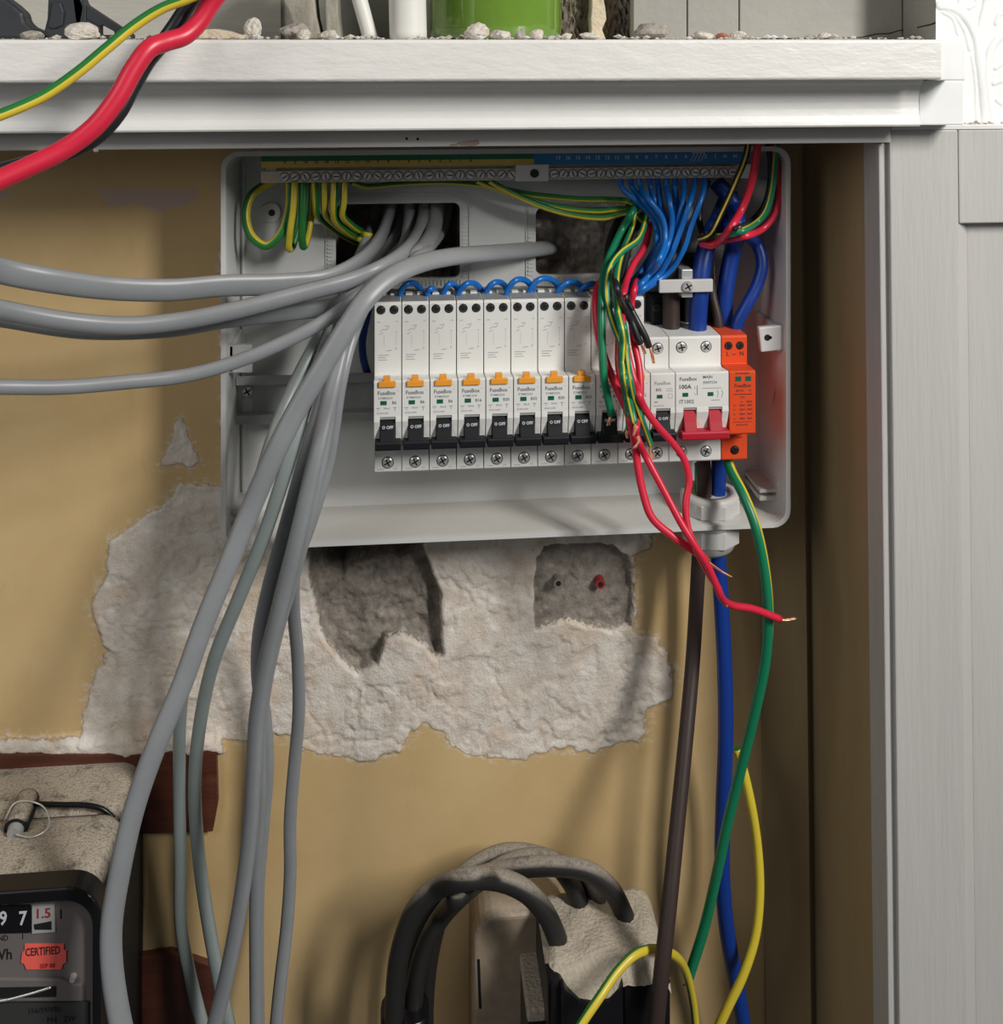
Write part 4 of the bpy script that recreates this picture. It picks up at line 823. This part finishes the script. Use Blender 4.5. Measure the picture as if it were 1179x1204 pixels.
# ==================================================================== THINGS ON THE SHELF
zS = -.8
def rock(px, py, w, h, Y, m, label, seed, group=None):
    cx, _, cz = P(px, py, Y); k_ = (Y-CAMY)/F; hw, hh = w*k_/2, h*k_/2
    bm = bmesh.new(); bmesh.ops.create_icosphere(bm, subdivisions=3, radius=1.0); r = random.Random(seed)
    dirs = [(Vector((r.gauss(0,1), r.gauss(0,1), r.gauss(0,1))).normalized(), r.uniform(.62,.95)) for _ in range(12)]
    b = MB(); ph = [r.uniform(0,6) for _ in range(6)]; vs = []
    for v in bm.verts:
        p = v.co.normalized(); k2 = 1.0
        for d_, lim in dirs:
            c_ = p.dot(d_)
            if c_ > 0: k2 = min(k2, lim/c_)
        k2 *= 1+.05*math.sin(7*p.x+ph[0])*math.sin(8*p.y+ph[1])+.06*math.sin(15*p.z+ph[2])*math.sin(13*p.x+ph[3])+.04*math.sin(29*p.x+ph[4])*math.sin(27*p.z+ph[5])
        vs.append((cx+p.x*k2*hw*1.12, Y+p.y*k2*max(hw,hh)*.9, p.z*k2*hh*1.12))
    lo = min(v[2] for v in vs); vs = [(x,y,max(z-lo+zS-.1*hh, zS)) for x,y,z in vs]
    b.add(vs, [tuple(v.index for v in f.verts) for f in bm.faces], 0, False); bm.free()
    return tag(b.build('plaster_chunk', m), label, 'rubble', group)
RG = 'bits of plaster rubble on the shelf'
rock(97,38,36,20,-150,m_chunk,'wedge shaped pale plaster chunk beside the black tool on the shelf',1,RG)
rock(38,42,26,11,-150,m_chunkd,'greyish plaster lump under the black tool on the shelf',2,RG)
rock(298,35,20,23,-150,m_chunk,'upright rounded plaster chunk on the shelf right of the flat piece',3,RG)
rock(345,37,32,22,-140,m_chunkd,'lumpy grey plaster chunk on the shelf before the mouldy timber',4,RG)
rock(357,41,18,14,-152,m_chunk,'small pale chunk leaning on the lumpy grey chunk',5,RG)
rock(386,42,24,11,-150,m_chunk,'low pale plaster piece on the shelf before the tilted white pipe',6,RG)
rock(561,38,30,19,-158,m_chunk,'crumbly cream plaster lump on the shelf left before the green jar',7,RG)
rock(588,40,22,13,-160,m_chunk,'smooth pinkish plaster lump before the green jar',8,RG)
rock(612,40,12,13,-158,m_chunkd,'small blue-grey stone before the middle of the green jar',9,RG)
rock(632,41,18,12,-156,m_chunk,'small plaster lump before the right side of the green jar',10,RG)
rock(666,43,14,8,-158,m_chunk,'small round pale pebble at the right foot of the green jar',11,RG)
rock(692,43,26,8,-150,m_chunk,'low white crumbs heap before the rubble gap',12,RG)
rock(766,38,46,19,-140,m_chunkd,'largest grey plaster chunk on the shelf before the grey boards',13,RG)
rock(826,42,26,10,-150,m_chunk,'flat white plaster piece on the shelf left of the red crumb',14,RG)
rock(850,43,16,8,-152,m_brick,'small red brick crumb on the shelf',15,RG)
rock(868,42,18,10,-150,m_chunk,'white plaster piece on the shelf right of the red crumb',16,RG)
rock(969,43,16,9,-150,m_chunk,'lone small white lump far right on the shelf',17,RG)
b = MB(); q = [(x,z) for x,_,z in (P(px,py,-150) for px,py in ((222,46.3),(381,46.3),(281,38),(262,34),(225,34)))]
q = [(x,z) for x,_,z in (P(px,py,-150) for px,py in ((222,44),(240,45.5),(291,46),(289,42),(268,36),(255,34),(225,35.5)))]
b.prism_y(q, -158, -140); tag(b.build('plaster_slab', m_sliver, bevel=1.2), 'flat sliver of broken plaster behind the red cable on shelf', 'rubble', RG)
# fine grit
def grit(name, x0, x1, y0, y1, z, n, smin, smax, seed, m, label):
    r = random.Random(seed); b = MB()
    for _ in range(n):
        s_ = smin+(smax-smin)*r.random()**4; x, y = r.uniform(x0,x1), r.uniform(y0,y1)
        if math.sin(x*.11+seed)+math.sin(x*.037)*.8 < r.uniform(-1.4,1.2): continue
        pts = [(x+s_*r.uniform(.6,1)*a_, y+s_*r.uniform(.6,1)*b2, z+s_*.5+s_*.5*r.uniform(.6,1)*c_) for a_,b2,c_ in ((1,0,0),(0,1,0),(-1,0,0),(0,-1,0),(0,0,1),(0,0,-1))]
        b.add(pts, [(0,1,4),(1,2,4),(2,3,4),(3,0,4),(1,0,5),(2,1,5),(3,2,5),(0,3,5)], r.randrange(len(m)))
    return tag(b.build(name, m), label, 'grit', kind='stuff')
grit('plaster_grit', XL+420, xe-4, -173, -120, zS, 1900, .3, 3.6, 5, [m_chunk, m_chunk, m_chunkd, m_flake], 'fine plaster crumbs scattered along the shelf top')
grit('plaster_grit', xt+6, 420, -126.5, -113, -55, 420, .4, 1.8, 6, [m_chunk, m_chunkd, m_sliver, m_brick], 'fine crumbs lying on the cupboard ledge')
# black plastic tool at left
tl = thing('plastic_tool', 'black moulded plastic tool standing at the left end of the shelf', 'tool', (X_(80,-110),-110,zS))
Yt = -118
def ppx(pts, Y): return [(P(x,y,Y)[0], max(P(x,y,Y)[2], zS)) for x,y in pts][::-1]
b = MB(); b.prism_y(ppx([(57,-60),(56,0),(55,22),(51,38),(60,45.8),(76,45.8),(96,32),(100,8),(92,-12),(100,-60)], Yt), Yt, Yt+14); b.build('grip', m_fabblk, tl, bevel=1.4)
b = MB(); b.prism_y(ppx([(62,2),(72,3),(76,14),(74,30),(64,34),(57,32),(60,18)], Yt), Yt-1.6, Yt+1); b.build('inset', m_fabblk, tl, bevel=.7)
b = MB(); b.prism_y(ppx([(86,-6),(100,3),(98,34),(80,45.8),(99,45.8),(118,45.8),(118,41),(116,33),(118,29),(124,30),(134,37),(134,41),(118,41),(118,45.8),(154,45.8),(154,41),(100,5)], Yt), Yt, Yt+10)
b = MB(); b.prism_y(ppx([(84,-10),(101,5),(101,45.8),(80,45.8),(90,36)], Yt), Yt, Yt+10); b.prism_y(ppx([(101,5.5),(155,41),(155,45.9),(134,45.9),(134,37),(120,29.5),(117,31),(101,22)], Yt), Yt+.4, Yt+9); b.prism_y(ppx([(101,22),(117,31),(117,41),(134,41),(134,45.9),(101,45.9)], Yt), Yt+.4, Yt+9)
b.build('foot', m_fabblk, tl, bevel=.5)
b = MB(); b.prism_y(ppx([(-40,-40),(-8,-14),(4,-3),(16,6),(27,16),(29,26),(36,32),(50,38),(56,45.8),(-40,45.8)], Yt+6), Yt+6, Yt+22); b.build('handle', m_fabblk, tl, bevel=2.0)
# white pipes, timber, jar
def stand_pipe(x0p, x1p, x0t, x1t, Y, label, m):
    b = MB(); (xa_,_,_) = P((x0p+x1p)/2,45,Y); (xb_,_,zb_) = P((x0t+x1t)/2,-60,Y); r = (P(x1p,45,Y)[0]-P(x0p,45,Y)[0])/2
    b.tube([(xa_,Y,zS),(xa_+(xb_-xa_)*.5,Y,zS+(zb_-zS)*.5),(xb_,Y,zb_)], r, None, 20, 6); return b
b = stand_pipe(427,445,397,415,-110,'',m_pvcw); tag(b.build('white_pipe', m_pvcw), 'slim tilted white pipe standing on the shelf left of wide pipe', 'pipe')
b = stand_pipe(458,502,456,499,-118,'',m_pvcw); x = P(481,45,-70)[0]; tag(b.build('white_pipe', m_pvcw), 'wide upright white pipe on the shelf left of the green jar', 'pipe')
def timber(pts, Y, dep, label, seed):
    b = MB(); b.prism_y([(P(x,y,Y)[0], max(P(x,y,Y)[2], zS)) for x,y in pts][::-1], Y, Y+dep); tag(b.build('old_timber', m_stone, bevel=1.5), label, 'timber')
timber([(324,-60),(333,0),(338,12),(344,30),(352,45.9),(378,45.9),(372,20),(364,-60)], -20, 40, 'left piece of mouldy grey timber behind the shelf rubble', 1)
timber([(379,-60),(382,10),(384,45.9),(401,45.9),(398,20),(394,-60)], -20, 40, 'right piece of mouldy grey timber behind the shelf rubble', 2)
Yj = -46; jx = (P(503,45,Yj)[0]+P(658,45,Yj)[0])/2; jr = (P(658,45,Yj)[0]-P(503,45,Yj)[0])/2
jr *= .995
b = MB(); b.lathe((jx+1.2,Yj,zS), [(.1,0),(jr-5,0),(jr-1.6,1.2),(jr-.4,4),(jr,9),(jr,70),(jr-2,82),(jr-10,92),(jr-13,96),(jr-13,110),(jr-16,110),(jr-16,95),(.1,88)], 48)
tag(b.build('green_jar', m_jar), 'large glossy green glass jar standing on the shelf', 'jar')

# ==================================================================== ELECTRICITY METER
MX1 = -178.0; MX0 = -345.0; zt = -507.0; YF = -127.0
mt = thing('electricity_meter', 'dusty black old electricity meter at the lower left', 'meter', (-255,-10,-760))
def case_loft(name, rings):
    b = MB(); L = [[(x,y,z) for x,z in rrect(MX0+i_, MX1-i_, -760, zt+dz_, r_, 8)] for y, i_, dz_, r_ in rings]; n_ = len(L[0])
    b.add([p for l in L for p in l], [(k_*n_+i, k_*n_+(i+1)%n_, (k_+1)*n_+(i+1)%n_, (k_+1)*n_+i) for k_ in range(len(L)-1) for i in range(n_)], 0, True)
    b.add(L[-1], [tuple(range(n_))]); b.build(name, m_bake, mt)
case_loft('back_case', [(-3,1,1,14),(-44,1,1,14),(-49,2,0,13),(-52,5,-3,11)])
case_loft('front_case', [(-55,5,-3,11),(-57,1,0,14),(-62,-.5,1.5,15),(-80,0,0,15),(-96,1,-2,16),(-106,3,-5,18),(-113,6,-9,20),(-118,10,-14,20)])
# raised brow over the window and frame
fr = rrect(MX0+10, P(119,1100,YF)[0], -760, Z_(1046,60,YF), 20, 8); fi = rrect(MX0+18, P(108,1100,YF)[0], -752, Z_(1062,60,YF), 16, 8); n1 = len(fr)
b = MB(); vs = [(x,YF,z) for x,z in fr]+[(x,YF,z) for x,z in fi]+[(x,-112,z) for x,z in fr]+[(x,-114,z) for x,z in fi]
b.add(vs, [(i,(i+1)%n1,(i+1)%n1+n1,i+n1) for i in range(n1)]+[(i,(i+1)%n1,(i+1)%n1+2*n1,i+2*n1) for i in range(n1)]+[(i+n1,(i+1)%n1+n1,(i+1)%n1+3*n1,i+3*n1) for i in range(n1)], 0, False)
b.build('window_frame', m_bakep, mt, bevel=1.6, bseg=3)
br = catmull([(MX0+10,-112,zt-9),(-255,-113,zt-5),(P(60,1030,-113)[0],-113,zt-6.5),(P(84,1034,-114)[0],-114,zt-9)], 6); b = MB(); b.tube(br, 5, 5, 12, 1, raw=True); b.build('brow', m_bake, mt)
fc = MB(); fc.prism_y(fi, -119.5, -112); face = fc.build('dial_face', m_mface, mt)
yf = -120.0
def fpx(pts, Y): return [(P(x,y,Y)[0], P(x,y,Y)[2]) for x,y in pts][::-1]
b = MB(); b.prism_y(fpx([(-90,1066),(36,1064),(36,1096),(-90,1099)], yf), yf-.5, -119); cw = b.build('counter_window', m_bakep, face)
b = MB()
for s_, px in (('9',3.5),('7',26.5),('4',-20),('0',-44)): x,_,z = P(px,1081,yf-1); b.text(s_, x, yf-.65, z, 11.5, sx=.8)
b.build('digits', m_offw, cw)
b = MB(); b.prism_y(fpx([(38,1065),(64,1063),(65,1095),(38,1097)], yf), yf-.6, -119); dr = b.build('decimal_drum', m_steel, face)
b = MB(); b.prism_y(fpx([(40,1086),(61,1082),(61,1092),(41,1092)], yf), yf-.8, yf-.5, 1); x,_,z = P(50,1075,yf-1); b.text('1.5', x, yf-.75, z, 8, 0); b.build('drum_print', [m_plugr, m_black], dr)
for s_, px, py, sz, nm in (('kWh',-2,1125,9.0,'unit_lettering'),('ND',3,1105,4.6,'scale_lettering'),('I',26,1103,4.6,'tick_mark'),('I',71,1077,8,'tick_mark')):
    x,_,z = P(px,py,yf-.6); b = MB(); b.text(s_, x, -119.62, z, sz, sx=.85); b.build(nm, m_black, face)
x0_,x1_ = X_(25,yf),X_(78,yf)
q = [(29,1111),(75,1110.5),(75,1117),(78,1118),(77.5,1132),(74,1133.5),(72,1140),(31,1140),(28,1133),(24.5,1132),(26,1120),(29,1118)]
b = MB(); b.prism_y(fpx(q, yf-.4), yf-.4, -119.4); stk = b.build('sticker', m_stick, face)
b = MB(); x,_,z = P(50.5,1118,yf); b.text('CERTIFIED', x, yf-.55, z, 6.6, sx=.66); b.build('sticker_lettering', m_brown, stk)
b = MB(); x,_,z = P(56,1135,yf); b.text('SEP 88', x, yf-.55, z, 3.6, sx=.9); b.build('date_stamp', m_plugr, stk)
b = MB(); b.prism_y(fpx([(-90,1150),(70,1152),(84,1158),(96,1158),(96,1178),(-90,1178)], yf-2), yf-2, -119.2); dg = b.build('disc_guard', m_mface, face, bevel=.8)
b = MB(); b.prism_y(fpx([(-90,1163),(66,1160),(66,1172),(-90,1176)], yf-2.2), yf-2.3, yf-1.8); b.build('disc_slot', m_black, dg)
b = MB(); b.tube(W3([(-60,1180,yf-2.8),(0,1177,yf-2.8),(30,1170,yf-2.8),(60,1161,yf-2.8)]), .7, .5, 8, 6); b.build('rotor_disc', m_steel, dg)
b = MB(); b.prism_y(fpx([(-90,1182),(104,1178),(104,1260),(-90,1260)], yf-.6), yf-.8, -119.2); np_ = b.build('name_plate', m_mdark, face)
b = MB()
for s_, px, py, sz in (('156/59/VEL',52,1188,4.2),('PH   2W',72,1199,4.6)): x,_,z = P(px,py,yf-1); b.text(s_, x, yf-.95, z, sz)
b.build('plate_lettering', m_black, np_)
b = MB(); x,_,z = P(85,1152,yf-2); b.cyl((x,-119.4,z),(0,-1,0),2.2,3.2,12,0,1.6); b.build('face_screw', m_steel, face)
# seal post and wire on the meter top
xq,_,_ = P(26,945,-58); b = MB(); b.tube([(xq-1,-44,zt+4),(xq,-56,zt+4.5),(xq,-70,zt+3)], 7.5, 7.5, 16, 4); b.build('seal_post', m_bake, mt)
b = MB(); b.cyl((xq,-70,zt+3),(0,-1,-.1),5.2,4,14,0,4.2); b.build('lead_seal', m_rail, mt)
b = MB(); b.tube([(xq-9,-64,zt+5),(xq-4,-60,zt+13),(xq+6,-58,zt+12),(xq+16,-62,zt+9),(xq+20,-70,zt+3),(xq+12,-76,zt+1.5),(xq+2,-76,zt+4)], .5, .5, 8, 6); b.build('seal_wire', m_steel, mt)
b = MB(); b.tube(W3([(40,945,-54),(70,946,-54),(105,947,-54),(122,952,-54),(134,962,-54)]), 1.6, 1.6, 8, 6); b.build('case_seam', m_bakep, mt)

# ==================================================================== SERVICE CUT-OUT AT THE BOTTOM
def fz(px, py, Y): return P(px, py, Y)[2]
co = thing('cutout_case', 'dusty beige service cut-out casing low on the wall', 'electrical casing', (X_(610,-40),-4,-720))
YC = -48; q = rrect(P(556,1100,YC)[0], P(668,1100,YC)[0], -760, fz(600,1076,YC), 18, 6)
b = MB(); b.prism_y(q, YC, 1); b.build('casing', m_cut, co, bevel=3, bseg=3)
b = MB(); b.prism_y(fpx([(561,1128),(564,1128),(566,1186),(563,1186)], YC-.2), YC-.3, YC+.5); b.build('groove', m_toggle, co)
x,_,z = P(622,1150,YC); b = MB(); b.cyl((x,YC+.2,z),(0,-1,0),2.6,.5,12); b.build('casing_screw', m_dark, co)
fcx = thing('fuse_carrier', 'black fuse carrier block thick with pale dust, under the cable arches', 'fuse carrier', (X_(715,-80),-10,-720))
YK = -112; zk = fz(700,1160,YK)
xL, xM, xR = P(652,1160,YK)[0], P(735,1160,YK)[0], P(772,1150,-70)[0]
# front with a scooped top edge
sc_ = [P(x,y,YK) for x,y in ((644,1156),(660,1158),(668,1168),(682,1178),(700,1181),(716,1177),(728,1166),(733,1156))]
b = MB(); pl = [(p[0],p[2]) for p in sc_]; pl = [(pl[0][0],-760),(pl[-1][0],-760)]+pl[::-1]; b.prism_y(pl, YK, YK+16); b.build('carrier_front', m_bakep, fcx, bevel=1.2)
b = MB(); b.box(sc_[0][0]+.5, sc_[-1][0]-.5, YK+14, -46, -760, zk+1); b.build('carrier_body', m_bakep, fcx, bevel=1.5)
# dust heap: a bumpy sheet lying on the carrier
nxr, nyr = 46, 36; vs = []; fs = []; xd0, xd1 = sc_[0][0]+.5, xR
for j in range(nyr):
    for i in range(nxr):
        u, v = i/(nxr-1), j/(nyr-1); x = xd0+(xd1-xd0)*u; y = YK+2+(-40-(YK+2))*v
        z = zk+6+7*v*(1-.5*v)-9*max(0,1-v*7)**1.5-9*max(0,1-v*4.5)**1.2*max(0,1-((u-.33)/.30)**2)-7*max(0,(u-.9)/.1)**2-7*max(0,(v-.85)/.15)**2-5*max(0,(.08-u)/.08)+.9*math.sin(19*u+3)*math.sin(13*v+1)+random.uniform(-.3,.3)
        vs.append((x,y,z))
for j in range(nyr-1):
    for i in range(nxr-1): q_ = j*nxr+i; fs.append((q_,q_+1,q_+nxr+1,q_+nxr))
b = MB(); b.add(vs, fs, 0, True); b.build('dust_layer', m_dustb, fcx)
b = MB(); b.box(sc_[-1][0]+1, xR, YK+4, -46, -760, zk-3); b.build('side_block', m_bakep, fcx, bevel=1.5)
for px in (650, 661):
    b = MB(); x = P(px,1170,YK-2)[0]; b.box(x-1.2, x+1.2, YK-3, YK+3, -760, fz(px,1160,YK-3)); b.build('rib', m_bakep, fcx, bevel=.5)
b = MB(); x0_,_,z0_ = P(618,1176,-80); b.box(x0_, x0_+16, -92, -46, -760, z0_-4); b.build('side_lug', m_bakep, fcx, bevel=1.2)
b = MB(); b.box(x0_-.4, x0_+16.4, -92.4, -46, z0_-4.2, z0_+4); b.build('lug_cap', m_dustb, fcx, bevel=1.5)
SG = 'thick black service cables arching at the bottom'
cable('service_cable', [(462,1260,-72),(464,1180,-74),(470,1120,-76),(486,1074,-78),(510,1047,-80),(545,1034,-82),(585,1034,-84),(618,1048,-86),(640,1072,-86),(652,1096,-84),(660,1122,-80)], 6.6, None, m_dblack, 'foremost thick black cable arch, ending leftmost in the dust', 'cable', SG, sq=2)
cable('service_cable', [(486,1260,-60),(486,1180,-60),(494,1130,-60),(512,1088,-58),(540,1054,-54),(575,1028,-48),(615,1010,-42),(650,1014,-44),(672,1040,-50),(684,1070,-56),(690,1100,-60)], 6.2, None, m_dblack, 'black cable arch ending second from left in the dust', 'cable', SG, sq=2)
cable('service_cable', [(500,1260,-44),(500,1170,-44),(508,1110,-44),(524,1060,-42),(550,1025,-38),(590,1004,-34),(630,1006,-36),(670,1022,-42),(698,1050,-50),(710,1080,-56),(714,1105,-58)], 6.2, None, m_dblack, 'black cable arch nearest the wall ending third in the dust', 'cable', SG, sq=2)
cable('service_cable', [(476,1260,-58),(478,1185,-56),(490,1110,-52),(520,1054,-50),(556,1034,-54),(600,1022,-62),(645,1018,-66),(690,1024,-68),(718,1046,-68),(735,1078,-68),(746,1108,-68)], 6.3, None, m_dblack, 'thick black cable arch ending rightmost in the dust', 'cable', SG, sq=2)
b = MB(); b.tube(W3([(476,1250,-66),(476,1184,-66)]), 16, 14, 18, 3, sq=2.6); tag(b.build('cable_sleeve', m_bakep, bevel=0), 'black sleeve gathering the thick arched cables at the bottom edge', 'sleeve')
build_cables()
